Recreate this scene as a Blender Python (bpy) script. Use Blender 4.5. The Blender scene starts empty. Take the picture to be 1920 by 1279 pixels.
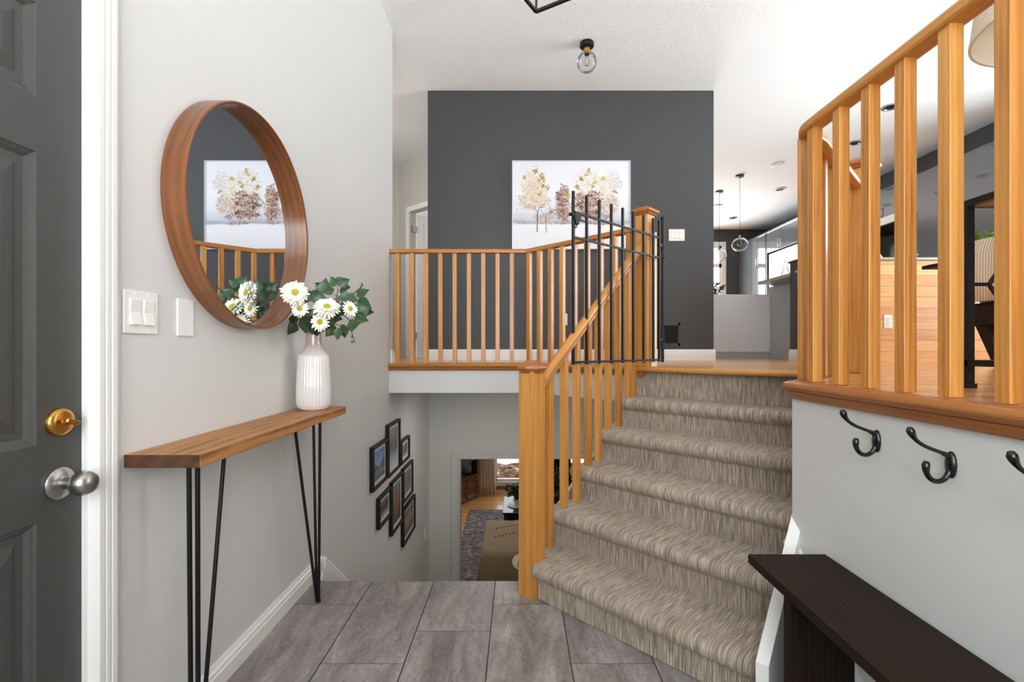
import bpy, bmesh, math, random
from mathutils import Vector, Matrix
random.seed(7)
R = math.radians
S2 = math.sqrt(2)
C = bpy.context.scene.collection
EYE = 1.152                      # camera height above the tiled foyer floor

# ------------------------------------------------------------------ camera, world, light
cam = bpy.data.cameras.new('camera'); co = bpy.data.objects.new('camera', cam); C.objects.link(co)
co.location = (0, 0, EYE); co.rotation_euler = (R(90), 0, 0)
cam.sensor_width = 36; cam.lens = 885 * 36 / 1920
cam.shift_x = -12 / 1920; cam.shift_y = 14.5 / 1920; cam.clip_start = .05
bpy.context.scene.camera = co
vs = bpy.context.scene.view_settings
vs.view_transform = 'Standard'; vs.look = 'None'; vs.gamma = 1; vs.use_curve_mapping = False
vs.exposure = 0.38
w = bpy.data.worlds.new('sky'); bpy.context.scene.world = w; w.use_nodes = True
w.node_tree.nodes['Background'].inputs[0].default_value = (.93, .96, 1, 1)
w.node_tree.nodes['Background'].inputs[1].default_value = 2.2

def area(name, loc, rot, sx, sy, power, col=(1, 1, 1)):
    l = bpy.data.lights.new(name, 'AREA'); l.shape = 'RECTANGLE'; l.size = sx; l.size_y = sy
    l.energy = power; l.color = col
    o = bpy.data.objects.new(name, l); C.objects.link(o); o.location = loc; o.rotation_euler = rot
    return o
# daylight standing just outside each window of the house
area('living_window_daylight', (5.70, 3.0, 2.3), (0, R(90), 0), 1.9, 2.8, 155, (.92, .965, 1))
area('entry_window_daylight', (.1, -1.75, 2.1), (R(90), 0, 0), 2.0, 2.4, 80, (.93, .97, 1))
# added fill lamps aimed up through the same windows to brighten the ceilings
area('upward_fill_living', (6.5, 2.8, 1.25), (0, R(132), 0), 1.4, 3.4, 200, (.89, .95, 1))
area('upward_fill_entry', (.1, -2.7, .7), (R(128), 0, 0), 2.4, 1.4, 130, (.90, .955, 1))
area('lower_hall_fill', (-.25, 4.35, .77), (0, 0, 0), .25, .25, 4.5, (1, .99, .96))  # added fill with no fixture, brightens the lower back wall
area('kitchen_window_daylight', (3.6, 10.75, 2.5), (R(-90), 0, 0), 1.9, 2.0, 190, (.90, .955, 1))
area('hall_fill', (-2.6, 5.0, 2.9), (0, R(-90), 0), .9, 1.2, 14, (1, .98, .96))  # added weak fill inside the hallway, which has no window
area('family_side_fill', (-2.7, 8.0, -.6), (0, R(-90), 0), 1.4, 1.6, 2, (1, .97, .93))  # added fill inside the family room, no window in this wall

# ------------------------------------------------------------------ materials
def nodes(name):
    m = bpy.data.materials.new(name); m.use_nodes = True
    nt = m.node_tree; return m, nt, nt.nodes, nt.links, nt.nodes['Principled BSDF']
def srgb(r, g, b):
    f = lambda c: (c / 255 / 12.92) if c / 255 <= .04045 else ((c / 255 + .055) / 1.055) ** 2.4
    return (f(r), f(g), f(b), 1)
def plain(name, col, rough=.6, metal=0, bump=0, bscale=200, spec=.5, coat=0, var=0, vscale=6):
    m, nt, N, L, P = nodes(name)
    P.inputs['Base Color'].default_value = col; P.inputs['Roughness'].default_value = rough
    P.inputs['Metallic'].default_value = metal; P.inputs['Specular IOR Level'].default_value = spec
    P.inputs['Coat Weight'].default_value = coat
    tc = N.new('ShaderNodeTexCoord')
    if bump:
        n = N.new('ShaderNodeTexNoise'); n.inputs['Scale'].default_value = bscale; n.inputs['Detail'].default_value = 3
        b = N.new('ShaderNodeBump'); b.inputs['Strength'].default_value = bump; b.inputs['Distance'].default_value = .004
        L.new(tc.outputs['Object'], n.inputs['Vector']); L.new(n.outputs['Fac'], b.inputs['Height']); L.new(b.outputs[0], P.inputs['Normal'])
    if var:
        n = N.new('ShaderNodeTexNoise'); n.inputs['Scale'].default_value = vscale; n.inputs['Detail'].default_value = 4
        mx = N.new('ShaderNodeMix'); mx.data_type = 'RGBA'
        mx.inputs['A'].default_value = [c * (1 - var) for c in col[:3]] + [1]; mx.inputs['B'].default_value = [min(1, c * (1 + var)) for c in col[:3]] + [1]
        L.new(tc.outputs['Object'], n.inputs['Vector']); L.new(n.outputs['Fac'], mx.inputs['Factor']); L.new(mx.outputs['Result'], P.inputs['Base Color'])
    return m
def wood(name, dark, mid, light, rough=.35, us=2.2, vs_=30, coat=.2, rings=.5, rnd=.25):
    """grain runs along UV u (metres)"""
    m, nt, N, L, P = nodes(name)
    P.inputs['Roughness'].default_value = rough; P.inputs['Coat Weight'].default_value = coat; P.inputs['Coat Roughness'].default_value = .25
    uv = N.new('ShaderNodeUVMap'); oi = N.new('ShaderNodeObjectInfo')
    add = N.new('ShaderNodeVectorMath'); add.operation = 'MULTIPLY_ADD'
    cb = N.new('ShaderNodeCombineXYZ'); 
    for i in range(3): L.new(oi.outputs['Random'], cb.inputs[i])
    L.new(cb.outputs[0], add.inputs[0]); add.inputs[1].default_value = (7, 3, 5); L.new(uv.outputs[0], add.inputs[2])
    def nz(sx, sy, det, dist=0):
        mp = N.new('ShaderNodeMapping'); mp.inputs['Scale'].default_value = (sx, sy, 1); L.new(add.outputs[0], mp.inputs[0])
        n = N.new('ShaderNodeTexNoise'); n.inputs['Scale'].default_value = 1; n.inputs['Detail'].default_value = det; n.inputs['Distortion'].default_value = dist
        L.new(mp.outputs[0], n.inputs['Vector']); return n, mp
    big, _ = nz(us, vs_, 3, .6)
    fine, _ = nz(us * 6, vs_ * 14, 2)
    wv = N.new('ShaderNodeTexWave'); wv.bands_direction = 'Y'; wv.inputs['Scale'].default_value = 1; wv.inputs['Distortion'].default_value = 7
    wv.inputs['Detail'].default_value = 2; wv.inputs['Detail Scale'].default_value = .8
    mp = N.new('ShaderNodeMapping'); mp.inputs['Scale'].default_value = (us * .7, vs_ * .9, 1); L.new(add.outputs[0], mp.inputs[0]); L.new(mp.outputs[0], wv.inputs[0])
    a = N.new('ShaderNodeMath'); a.operation = 'MULTIPLY_ADD'; L.new(wv.outputs['Fac'], a.inputs[0]); a.inputs[1].default_value = rings * .6; L.new(big.outputs['Fac'], a.inputs[2])
    b = N.new('ShaderNodeMath'); b.operation = 'MULTIPLY_ADD'; L.new(fine.outputs['Fac'], b.inputs[0]); b.inputs[1].default_value = .55; L.new(a.outputs[0], b.inputs[2])
    sc = N.new('ShaderNodeMath'); sc.operation = 'MULTIPLY_ADD'; L.new(oi.outputs['Random'], sc.inputs[0]); sc.inputs[1].default_value = rnd; L.new(b.outputs[0], sc.inputs[2])
    sb = N.new('ShaderNodeMath'); sb.operation = 'MULTIPLY'; sb.inputs[1].default_value = .68; L.new(sc.outputs[0], sb.inputs[0])
    cr = N.new('ShaderNodeValToRGB'); cr.color_ramp.elements[0].color = dark; cr.color_ramp.elements[0].position = .38
    cr.color_ramp.elements[1].color = light; cr.color_ramp.elements[1].position = .92
    e = cr.color_ramp.elements.new(.6); e.color = mid
    L.new(sb.outputs[0], cr.inputs[0]); L.new(cr.outputs[0], P.inputs['Base Color'])
    bp = N.new('ShaderNodeBump'); bp.inputs['Strength'].default_value = .12; bp.inputs['Distance'].default_value = .001
    L.new(fine.outputs['Fac'], bp.inputs['Height']); L.new(bp.outputs[0], P.inputs['Normal'])
    return m
def planks(name, c1, c2, bw, bh, rough=.25, along='X', gap=(.12, .07, .03, 1), coat=.3, vert=False):
    """boards laid on a surface, laid out by world position"""
    m, nt, N, L, P = nodes(name)
    g = N.new('ShaderNodeNewGeometry'); sp = N.new('ShaderNodeSeparateXYZ'); L.new(g.outputs['Position'], sp.inputs[0])
    cb = N.new('ShaderNodeCombineXYZ')
    if vert: L.new(sp.outputs['X'], cb.inputs[0]); L.new(sp.outputs['Z'], cb.inputs[1])
    elif along == 'X': L.new(sp.outputs['X'], cb.inputs[0]); L.new(sp.outputs['Y'], cb.inputs[1])
    else: L.new(sp.outputs['Y'], cb.inputs[0]); L.new(sp.outputs['X'], cb.inputs[1])
    br = N.new('ShaderNodeTexBrick'); br.inputs['Scale'].default_value = 1; br.inputs['Brick Width'].default_value = bw; br.inputs['Row Height'].default_value = bh
    br.inputs['Mortar Size'].default_value = .003 if vert else .0012; br.inputs['Color1'].default_value = (0, 0, 0, 1); br.inputs['Color2'].default_value = (1, 1, 1, 1)
    br.inputs['Mortar'].default_value = (.5, .5, .5, 1); br.offset = .37; br.inputs['Bias'].default_value = 0
    L.new(cb.outputs[0], br.inputs['Vector'])
    sc = N.new('ShaderNodeVectorMath'); sc.operation = 'MULTIPLY_ADD'; sc.inputs[1].default_value = (2.0, 38, 1)
    of = N.new('ShaderNodeVectorMath'); of.operation = 'SCALE'; of.inputs['Scale'].default_value = 9; L.new(br.outputs['Color'], of.inputs[0])
    L.new(cb.outputs[0], sc.inputs[0]); L.new(of.outputs[0], sc.inputs[2])
    n = N.new('ShaderNodeTexNoise'); n.inputs['Scale'].default_value = 1; n.inputs['Detail'].default_value = 4; n.inputs['Distortion'].default_value = 1.2; L.new(sc.outputs[0], n.inputs['Vector'])
    ad = N.new('ShaderNodeMath'); ad.operation = 'MULTIPLY_ADD'; L.new(br.outputs['Color'], ad.inputs[0]); ad.inputs[1].default_value = .45; L.new(n.outputs['Fac'], ad.inputs[2])
    cr = N.new('ShaderNodeValToRGB'); cr.color_ramp.elements[0].color = c1; cr.color_ramp.elements[0].position = .35; cr.color_ramp.elements[1].color = c2; cr.color_ramp.elements[1].position = .95
    L.new(ad.outputs[0], cr.inputs[0])
    mx = N.new('ShaderNodeMix'); mx.data_type = 'RGBA'; L.new(br.outputs['Fac'], mx.inputs['Factor']); L.new(cr.outputs[0], mx.inputs['A']); mx.inputs['B'].default_value = gap
    L.new(mx.outputs['Result'], P.inputs['Base Color'])
    P.inputs['Roughness'].default_value = rough; P.inputs['Coat Weight'].default_value = coat; P.inputs['Coat Roughness'].default_value = .15
    return m
def glass(name, tint=(1, 1, 1, 1), refl=.5, rough=0.0):
    m, nt, N, L, P = nodes(name); N.remove(P)
    t = N.new('ShaderNodeBsdfTransparent'); t.inputs[0].default_value = tint
    g = N.new('ShaderNodeBsdfGlossy'); g.inputs['Roughness'].default_value = rough
    lw = N.new('ShaderNodeLayerWeight'); lw.inputs[0].default_value = .22
    mu = N.new('ShaderNodeMath'); mu.operation = 'MULTIPLY'; mu.inputs[1].default_value = refl; L.new(lw.outputs['Fresnel'], mu.inputs[0])
    mx = N.new('ShaderNodeMixShader'); L.new(mu.outputs[0], mx.inputs[0]); L.new(t.outputs[0], mx.inputs[1]); L.new(g.outputs[0], mx.inputs[2])
    L.new(mx.outputs[0], N['Material Output'].inputs[0]); return m
def attr_mat(name, rough=.7):
    m, nt, N, L, P = nodes(name)
    a = N.new('ShaderNodeAttribute'); a.attribute_name = 'paint'; L.new(a.outputs['Color'], P.inputs['Base Color'])
    P.inputs['Roughness'].default_value = rough; return m

M = {}
M['wall'] = plain('white_wall_paint', srgb(216, 215, 212), .55, bump=.06, bscale=120)
M['ceiling'] = plain('textured_ceiling_paint', srgb(238, 240, 241), .8, bump=1.0, bscale=55)
M['smooth_ceiling'] = plain('smooth_ceiling_paint', srgb(236, 239, 241), .8)
M['trim'] = plain('white_trim_enamel', srgb(236, 234, 230), .3)
M['dark_wall'] = plain('charcoal_wall_paint', srgb(68, 69, 71), .5, bump=.05, bscale=120)
M['grey_wall'] = plain('warm_grey_wall_paint', srgb(196, 193, 186), .5, bump=.05, bscale=120)
M['terracotta'] = plain('terracotta_wall_paint', srgb(170, 112, 70), .6)
M['door'] = plain('charcoal_door_enamel', srgb(72, 72, 70), .38, bump=.05, bscale=300)
M['oak'] = wood('golden_oak', srgb(138, 82, 31), srgb(191, 126, 54), srgb(216, 156, 80), us=1.4, vs_=22, rings=.3)
M['oak_cap'] = wood('reddish_oak', srgb(116, 62, 24), srgb(158, 94, 42), srgb(186, 122, 62), us=1.4, vs_=22, rings=.3)
M['walnut'] = wood('walnut_veneer', srgb(62, 33, 15), srgb(108, 62, 30), srgb(138, 84, 46), rough=.3, us=1.6, vs_=12, rings=.35)
M['shelf'] = wood('reclaimed_pine', srgb(58, 33, 15), srgb(134, 86, 44), srgb(180, 126, 74), rough=.55, us=2.4, vs_=9, coat=0, rings=.9)
M['shelf_end'] = wood('dark_end_grain', srgb(26, 14, 7), srgb(58, 33, 18), srgb(88, 54, 30), rough=.6, us=30, vs_=14, coat=0)
M['espresso'] = wood('espresso_stained_wood', srgb(14, 8, 6), srgb(28, 17, 12), srgb(42, 27, 19), rough=.6, us=2, vs_=20, coat=0)
M['espresso'].node_tree.nodes['Principled BSDF'].inputs['Specular IOR Level'].default_value = .2
M['cherry'] = wood('dark_cherry_wood', srgb(44, 20, 10), srgb(86, 44, 24), srgb(112, 60, 32), rough=.3)
M['black'] = plain('black_powder_coat', srgb(14, 14, 15), .45, spec=.35)
M['iron'] = plain('black_enamel_iron', srgb(9, 9, 9), .25, coat=.2)
M['gate'] = plain('black_gate_paint', srgb(18, 18, 20), .5, spec=.3)
M['brass'] = plain('polished_brass', srgb(206, 152, 76), .28, metal=1, var=.25, vscale=60)
M['nickel'] = plain('satin_nickel', srgb(176, 174, 170), .3, metal=1)
M['chrome'] = plain('chrome', srgb(225, 225, 228), .12, metal=1)
M['plastic'] = plain('white_plastic', srgb(238, 236, 231), .35)
M['mirror'] = plain('silvered_glass', (.84, .88, .92, 1), .0, metal=1)
M['glass'] = glass('window_glass', (.97, .98, .98, 1), .5)
M['bulb_glass'] = glass('clear_lamp_glass', (.97, .975, .975, 1), .8, .02)
M['filament'] = plain('brushed_filament_support', srgb(210, 190, 150), .4)
M['floor'] = planks('maple_floorboards', srgb(186, 124, 64), srgb(228, 170, 104), 1.1, .083)
M['family_floor'] = planks('family_room_maple_floor', srgb(186, 128, 66), srgb(222, 168, 102), 1.1, .083)
M['shiplap'] = planks('pale_pine_boards', srgb(210, 142, 78), srgb(244, 184, 116), 1.3, .094, rough=.45, vert=True, gap=(.4, .25, .12, 1), coat=.1)
M['cabinet'] = plain('glossy_grey_cabinet', srgb(104, 106, 110), .07, coat=1)
M['counter'] = plain('pale_stone_counter', srgb(176, 170, 160), .25, var=.1, vscale=40)
M['island'] = plain('brushed_light_grey_panel', srgb(224, 224, 226), .3, metal=.0, coat=.3)
M['concrete'] = plain('grey_stone_panel', srgb(172, 174, 176), .4, var=.12, vscale=9)
M['linen'] = plain('oatmeal_linen_shade', srgb(226, 214, 192), .9, bump=.2, bscale=400)
M['linen_in'] = plain('warm_shade_lining', srgb(206, 174, 138), .9)
M['snow'] = plain('snow', srgb(240, 243, 248), .8)
M['curtain'] = plain('cream_curtain', srgb(226, 214, 192), .9)
M['throw'] = plain('beige_knit_throw', srgb(176, 154, 122), .95, bump=.3, bscale=140)
M['blanket_mark'] = plain('brown_tufted_stitch', srgb(90, 68, 44), .95)
M['fringe'] = plain('dark_fringe', srgb(40, 30, 22), .95)
M['leaf'] = plain('ivy_green', srgb(62, 88, 56), .4, var=.5, vscale=40)
M['leaf2'] = plain('fresh_green', srgb(120, 150, 50), .45, var=.2, vscale=30)
M['leaf_dark'] = plain('dark_foliage_green', srgb(48, 72, 36), .5, var=.4, vscale=30)
M['stem'] = plain('brown_twig', srgb(84, 62, 48), .7)
M['petal'] = plain('cream_petal', srgb(246, 242, 226), .6)
M['pollen'] = plain('yellow_green_centre', srgb(196, 186, 44), .8, bump=.9, bscale=600)
M['grey_fabric'] = plain('grey_tufted_fabric', srgb(170, 174, 180), .9, bump=.2, bscale=300)
M['tv'] = plain('dark_screen', srgb(10, 11, 13), .12)
M['paper'] = plain('white_matboard', srgb(206, 204, 200), .8)
M['ceramic'] = plain('white_ceramic', srgb(232, 230, 226), .25)
M['frame_silver'] = plain('pale_silver_frame', srgb(196, 196, 206), .3, metal=.4)

def tile_mat():
    m, nt, N, L, P = nodes('taupe_stone_tile')
    g = N.new('ShaderNodeNewGeometry'); a = N.new('ShaderNodeAttribute'); a.attribute_name = 'tile'
    of = N.new('ShaderNodeVectorMath'); of.operation = 'MULTIPLY_ADD'; of.inputs[1].default_value = (13, 7, 5); L.new(a.outputs['Color'], of.inputs[0]); L.new(g.outputs['Position'], of.inputs[2])
    def nz(sx, sy, det, dist):
        mp = N.new('ShaderNodeMapping'); mp.inputs['Scale'].default_value = (sx, sy, 1); L.new(of.outputs[0], mp.inputs[0]); mp.inputs['Rotation'].default_value = (0, 0, R(14))
        n = N.new('ShaderNodeTexNoise'); n.inputs['Scale'].default_value = 1; n.inputs['Detail'].default_value = det; n.inputs['Distortion'].default_value = dist
        n.inputs['Roughness'].default_value = .62
        L.new(mp.outputs[0], n.inputs['Vector']); return n
    n1 = nz(9, 2.2, 8, 1.1); n2 = nz(60, 40, 4, 0); n3 = nz(7, 2, 5, 2.2)
    cr = N.new('ShaderNodeValToRGB'); E = cr.color_ramp.elements
    E[0].position = .3; E[0].color = srgb(112, 104, 101); E[1].position = .72; E[1].color = srgb(172, 165, 161)
    e = E.new(.5); e.color = srgb(142, 134, 131)
    L.new(n1.outputs['Fac'], cr.inputs[0])
    vn = N.new('ShaderNodeValToRGB'); V = vn.color_ramp.elements   # thin pale and dark veins
    V[0].position = .47; V[0].color = (.5, .5, .5, 1); V[1].position = .53; V[1].color = (.5, .5, .5, 1)
    e = V.new(.492); e.color = (.28, .27, .27, 1); e = V.new(.506); e.color = (.66, .66, .66, 1)
    L.new(n3.outputs['Fac'], vn.inputs[0])
    mx = N.new('ShaderNodeMix'); mx.data_type = 'RGBA'; mx.blend_type = 'OVERLAY'; mx.inputs['Factor'].default_value = .6
    L.new(cr.outputs[0], mx.inputs['A']); L.new(vn.outputs[0], mx.inputs['B'])
    m2 = N.new('ShaderNodeMix'); m2.data_type = 'RGBA'; m2.blend_type = 'OVERLAY'; m2.inputs['Factor'].default_value = .35
    L.new(mx.outputs['Result'], m2.inputs['A']); L.new(n2.outputs['Fac'], m2.inputs['B'])
    L.new(m2.outputs['Result'], P.inputs['Base Color']); P.inputs['Roughness'].default_value = .42
    bp = N.new('ShaderNodeBump'); bp.inputs['Strength'].default_value = .15; bp.inputs['Distance'].default_value = .002; L.new(n1.outputs['Fac'], bp.inputs['Height']); L.new(bp.outputs[0], P.inputs['Normal'])
    return m
M['tile'] = tile_mat()
M['grout'] = plain('dark_grout', srgb(66, 60, 56), .8)
def carpet_mat():
    m, nt, N, L, P = nodes('striated_taupe_carpet')
    tc = N.new('ShaderNodeTexCoord')
    def nz(s, det):
        mp = N.new('ShaderNodeMapping'); mp.inputs['Scale'].default_value = s; L.new(tc.outputs['Object'], mp.inputs[0])
        n = N.new('ShaderNodeTexNoise'); n.inputs['Scale'].default_value = 1; n.inputs['Detail'].default_value = det; L.new(mp.outputs[0], n.inputs['Vector']); return n
    a = nz((280, 11, 11), 1); b = nz((700, 420, 420), 1); c = nz((3, 3, 3), 3); d = nz((520, 22, 22), 1)
    s1 = N.new('ShaderNodeMath'); s1.operation = 'MULTIPLY_ADD'; L.new(b.outputs['Fac'], s1.inputs[0]); s1.inputs[1].default_value = .7; L.new(a.outputs['Fac'], s1.inputs[2])
    s3 = N.new('ShaderNodeMath'); s3.operation = 'MULTIPLY_ADD'; L.new(d.outputs['Fac'], s3.inputs[0]); s3.inputs[1].default_value = .6; L.new(s1.outputs[0], s3.inputs[2])
    s2 = N.new('ShaderNodeMath'); s2.operation = 'MULTIPLY_ADD'; L.new(c.outputs['Fac'], s2.inputs[0]); s2.inputs[1].default_value = .25; L.new(s3.outputs[0], s2.inputs[2])
    cr = N.new('ShaderNodeValToRGB'); E = cr.color_ramp.elements
    ml = N.new('ShaderNodeMath'); ml.operation = 'MULTIPLY'; ml.inputs[1].default_value = .40; L.new(s2.outputs[0], ml.inputs[0]); L.new(ml.outputs[0], cr.inputs[0])
    E[0].position = .38; E[0].color = srgb(100, 88, 77); E[1].position = .62; E[1].color = srgb(198, 184, 170); e = E.new(.5); e.color = srgb(152, 136, 120)
    L.new(cr.outputs[0], P.inputs['Base Color']); P.inputs['Roughness'].default_value = .97; P.inputs['Sheen Weight'].default_value = .15
    bp = N.new('ShaderNodeBump'); bp.inputs['Strength'].default_value = .5; bp.inputs['Distance'].default_value = .004; L.new(ml.outputs[0], bp.inputs['Height']); L.new(bp.outputs[0], P.inputs['Normal'])
    return m
M['carpet'] = carpet_mat()
def rug_mat():
    m, nt, N, L, P = nodes('faded_oriental_rug'); tc = N.new('ShaderNodeTexCoord')
    n = N.new('ShaderNodeTexNoise'); n.inputs['Scale'].default_value = 16; n.inputs['Detail'].default_value = 8; L.new(tc.outputs['Object'], n.inputs['Vector'])
    v = N.new('ShaderNodeTexVoronoi'); v.inputs['Scale'].default_value = 7; L.new(tc.outputs['Object'], v.inputs['Vector'])
    ad = N.new('ShaderNodeMath'); ad.operation = 'MULTIPLY_ADD'; L.new(v.outputs['Distance'], ad.inputs[0]); ad.inputs[1].default_value = .3; L.new(n.outputs['Fac'], ad.inputs[2])
    cr = N.new('ShaderNodeValToRGB'); E = cr.color_ramp.elements; E[0].position = .45; E[0].color = srgb(72, 70, 70); E[1].position = .95; E[1].color = srgb(156, 150, 146); e = E.new(.66); e.color = srgb(110, 98, 96)
    L.new(ad.outputs[0], cr.inputs[0]); L.new(cr.outputs[0], P.inputs['Base Color']); P.inputs['Roughness'].default_value = .95; return m
M['rug'] = rug_mat()
def rubble_mat():
    m, nt, N, L, P = nodes('dead_leaves_and_soil'); tc = N.new('ShaderNodeTexCoord')
    n = N.new('ShaderNodeTexNoise'); n.inputs['Scale'].default_value = 5; n.inputs['Detail'].default_value = 9; n.inputs['Roughness'].default_value = .75; L.new(tc.outputs['Object'], n.inputs['Vector'])
    cr = N.new('ShaderNodeValToRGB'); E = cr.color_ramp.elements; E[0].position = .4; E[0].color = srgb(60, 44, 34); E[1].position = .66; E[1].color = srgb(220, 208, 196); e = E.new(.52); e.color = srgb(134, 104, 82)
    L.new(n.outputs['Fac'], cr.inputs[0]); L.new(cr.outputs[0], P.inputs['Base Color']); P.inputs['Roughness'].default_value = .95; return m
M['rubble'] = rubble_mat()
def vase_mat():
    m, nt, N, L, P = nodes('glazed_ribbed_stoneware'); tc = N.new('ShaderNodeTexCoord'); sp = N.new('ShaderNodeSeparateXYZ'); L.new(tc.outputs['Object'], sp.inputs[0])
    mr = N.new('ShaderNodeMapRange'); mr.inputs[1].default_value = .24; mr.inputs[2].default_value = .30; L.new(sp.outputs['Z'], mr.inputs[0])
    n = N.new('ShaderNodeTexNoise'); n.inputs['Scale'].default_value = 25; n.inputs['Detail'].default_value = 3; L.new(tc.outputs['Object'], n.inputs['Vector'])
    mx = N.new('ShaderNodeMix'); mx.data_type = 'RGBA'; mx.inputs['A'].default_value = srgb(226, 220, 216); mx.inputs['B'].default_value = srgb(178, 158, 148); L.new(mr.outputs[0], mx.inputs['Factor'])
    m2 = N.new('ShaderNodeMix'); m2.data_type = 'RGBA'; m2.blend_type = 'MULTIPLY'; m2.inputs['Factor'].default_value = .12; L.new(mx.outputs['Result'], m2.inputs['A']); L.new(n.outputs['Color'], m2.inputs['B'])
    L.new(m2.outputs['Result'], P.inputs['Base Color']); P.inputs['Roughness'].default_value = .16; P.inputs['Coat Weight'].default_value = .6; return m
M['vase'] = vase_mat()
def canvas_mat():
    """bare paint ground: pale sky, a blue grey distance and white snow, brushed"""
    m, nt, N, L, P = nodes('painted_canvas_ground'); tc = N.new('ShaderNodeTexCoord'); sp = N.new('ShaderNodeSeparateXYZ'); L.new(tc.outputs['Object'], sp.inputs[0])
    mp = N.new('ShaderNodeMapping'); mp.inputs['Scale'].default_value = (4, 4, 22); L.new(tc.outputs['Object'], mp.inputs[0])
    n = N.new('ShaderNodeTexNoise'); n.inputs['Scale'].default_value = 1; n.inputs['Detail'].default_value = 5; L.new(mp.outputs[0], n.inputs['Vector'])
    ad = N.new('ShaderNodeMath'); ad.operation = 'MULTIPLY_ADD'; L.new(n.outputs['Fac'], ad.inputs[0]); ad.inputs[1].default_value = .09; L.new(sp.outputs['Z'], ad.inputs[2])
    cr = N.new('ShaderNodeValToRGB'); E = cr.color_ramp.elements; E[0].position = 0; E[0].color = srgb(234, 236, 242); E[1].position = 1; E[1].color = srgb(226, 229, 238)
    for p, c in ((.28, (240, 241, 246)), (.302, (168, 172, 186)), (.34, (206, 210, 220)), (.42, (226, 229, 238)), (.6, (236, 238, 244))):
        e = E.new(p); e.color = srgb(*c)
    L.new(ad.outputs[0], cr.inputs[0]); L.new(cr.outputs[0], P.inputs['Base Color']); P.inputs['Roughness'].default_value = .7
    bp = N.new('ShaderNodeBump'); bp.inputs['Strength'].default_value = .3; bp.inputs['Distance'].default_value = .002; L.new(n.outputs['Fac'], bp.inputs['Height']); L.new(bp.outputs[0], P.inputs['Normal'])
    return m
M['canvas'] = canvas_mat()
M['dabs'] = attr_mat('thick_paint_dabs')
def striped_mat():
    m, nt, N, L, P = nodes('striped_throw_cloth'); tc = N.new('ShaderNodeTexCoord'); sp = N.new('ShaderNodeSeparateXYZ'); L.new(tc.outputs['Object'], sp.inputs[0])
    w_ = N.new('ShaderNodeMath'); w_.operation = 'SINE'; mu = N.new('ShaderNodeMath'); mu.operation = 'MULTIPLY'; mu.inputs[1].default_value = 400; L.new(sp.outputs['Y'], mu.inputs[0]); L.new(mu.outputs[0], w_.inputs[0])
    cr = N.new('ShaderNodeValToRGB'); E = cr.color_ramp.elements; E[0].position = .45; E[0].color = srgb(190, 166, 136); E[1].position = .7; E[1].color = srgb(232, 224, 210); L.new(w_.outputs[0], cr.inputs[0])
    L.new(cr.outputs[0], P.inputs['Base Color']); P.inputs['Roughness'].default_value = .95; return m
M['striped'] = striped_mat()
def photo_mat(name, top, mid, low, f=.5):
    m, nt, N, L, P = nodes(name); tc = N.new('ShaderNodeTexCoord'); sp = N.new('ShaderNodeSeparateXYZ'); L.new(tc.outputs['Generated'], sp.inputs[0])
    n = N.new('ShaderNodeTexNoise'); n.inputs['Scale'].default_value = 6; n.inputs['Detail'].default_value = 6; L.new(tc.outputs['Generated'], n.inputs['Vector'])
    ad = N.new('ShaderNodeMath'); ad.operation = 'MULTIPLY_ADD'; L.new(n.outputs['Fac'], ad.inputs[0]); ad.inputs[1].default_value = f; L.new(sp.outputs['Z'], ad.inputs[2])
    sb = N.new('ShaderNodeMath'); sb.operation = 'SUBTRACT'; sb.inputs[1].default_value = f / 2; L.new(ad.outputs[0], sb.inputs[0])
    cr = N.new('ShaderNodeValToRGB'); E = cr.color_ramp.elements; E[0].position = .1; E[0].color = srgb(*low); E[1].position = .9; E[1].color = srgb(*top); e = E.new(.5); e.color = srgb(*mid)
    L.new(sb.outputs[0], cr.inputs[0]); L.new(cr.outputs[0], P.inputs['Base Color']); P.inputs['Roughness'].default_value = .3; return m

# ------------------------------------------------------------------ mesh helpers
def nb(): return bmesh.new()
def box(bm, x0, x1, y0, y1, z0, z1, T=None, mi=0):
    v = [Vector(p) for p in ((x0, y0, z0), (x1, y0, z0), (x1, y1, z0), (x0, y1, z0), (x0, y0, z1), (x1, y0, z1), (x1, y1, z1), (x0, y1, z1))]
    if T: v = [T @ p for p in v]
    b = [bm.verts.new(p) for p in v]
    for q in ((0, 3, 2, 1), (4, 5, 6, 7), (0, 1, 5, 4), (1, 2, 6, 5), (2, 3, 7, 6), (3, 0, 4, 7)):
        f = bm.faces.new([b[i] for i in q]); f.material_index = mi
    return bm
def prism(bm, poly, z0, z1, holes=None):
    """vertical extrusion of an x,y polygon"""
    a = [bm.verts.new((x, y, z0)) for x, y in poly]; b = [bm.verts.new((x, y, z1)) for x, y in poly]
    n = len(poly); bm.faces.new(a[::-1]); bm.faces.new(b)
    for i in range(n): bm.faces.new((a[i], a[(i + 1) % n], b[(i + 1) % n], b[i]))
    return bm
def extrude(bm, prof, p0, p1, T=None):
    """profile [(y,z)] swept straight along x from p0 to p1"""
    def V(x, q):
        p = Vector((x, q[0], q[1])); return bm.verts.new(T @ p if T else p)
    a = [V(p0, q) for q in prof]; b = [V(p1, q) for q in prof]; n = len(prof)
    bm.faces.new(a); bm.faces.new(b[::-1])
    for i in range(n): bm.faces.new((a[i], b[i], b[(i + 1) % n], a[(i + 1) % n]))
    return bm
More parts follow.
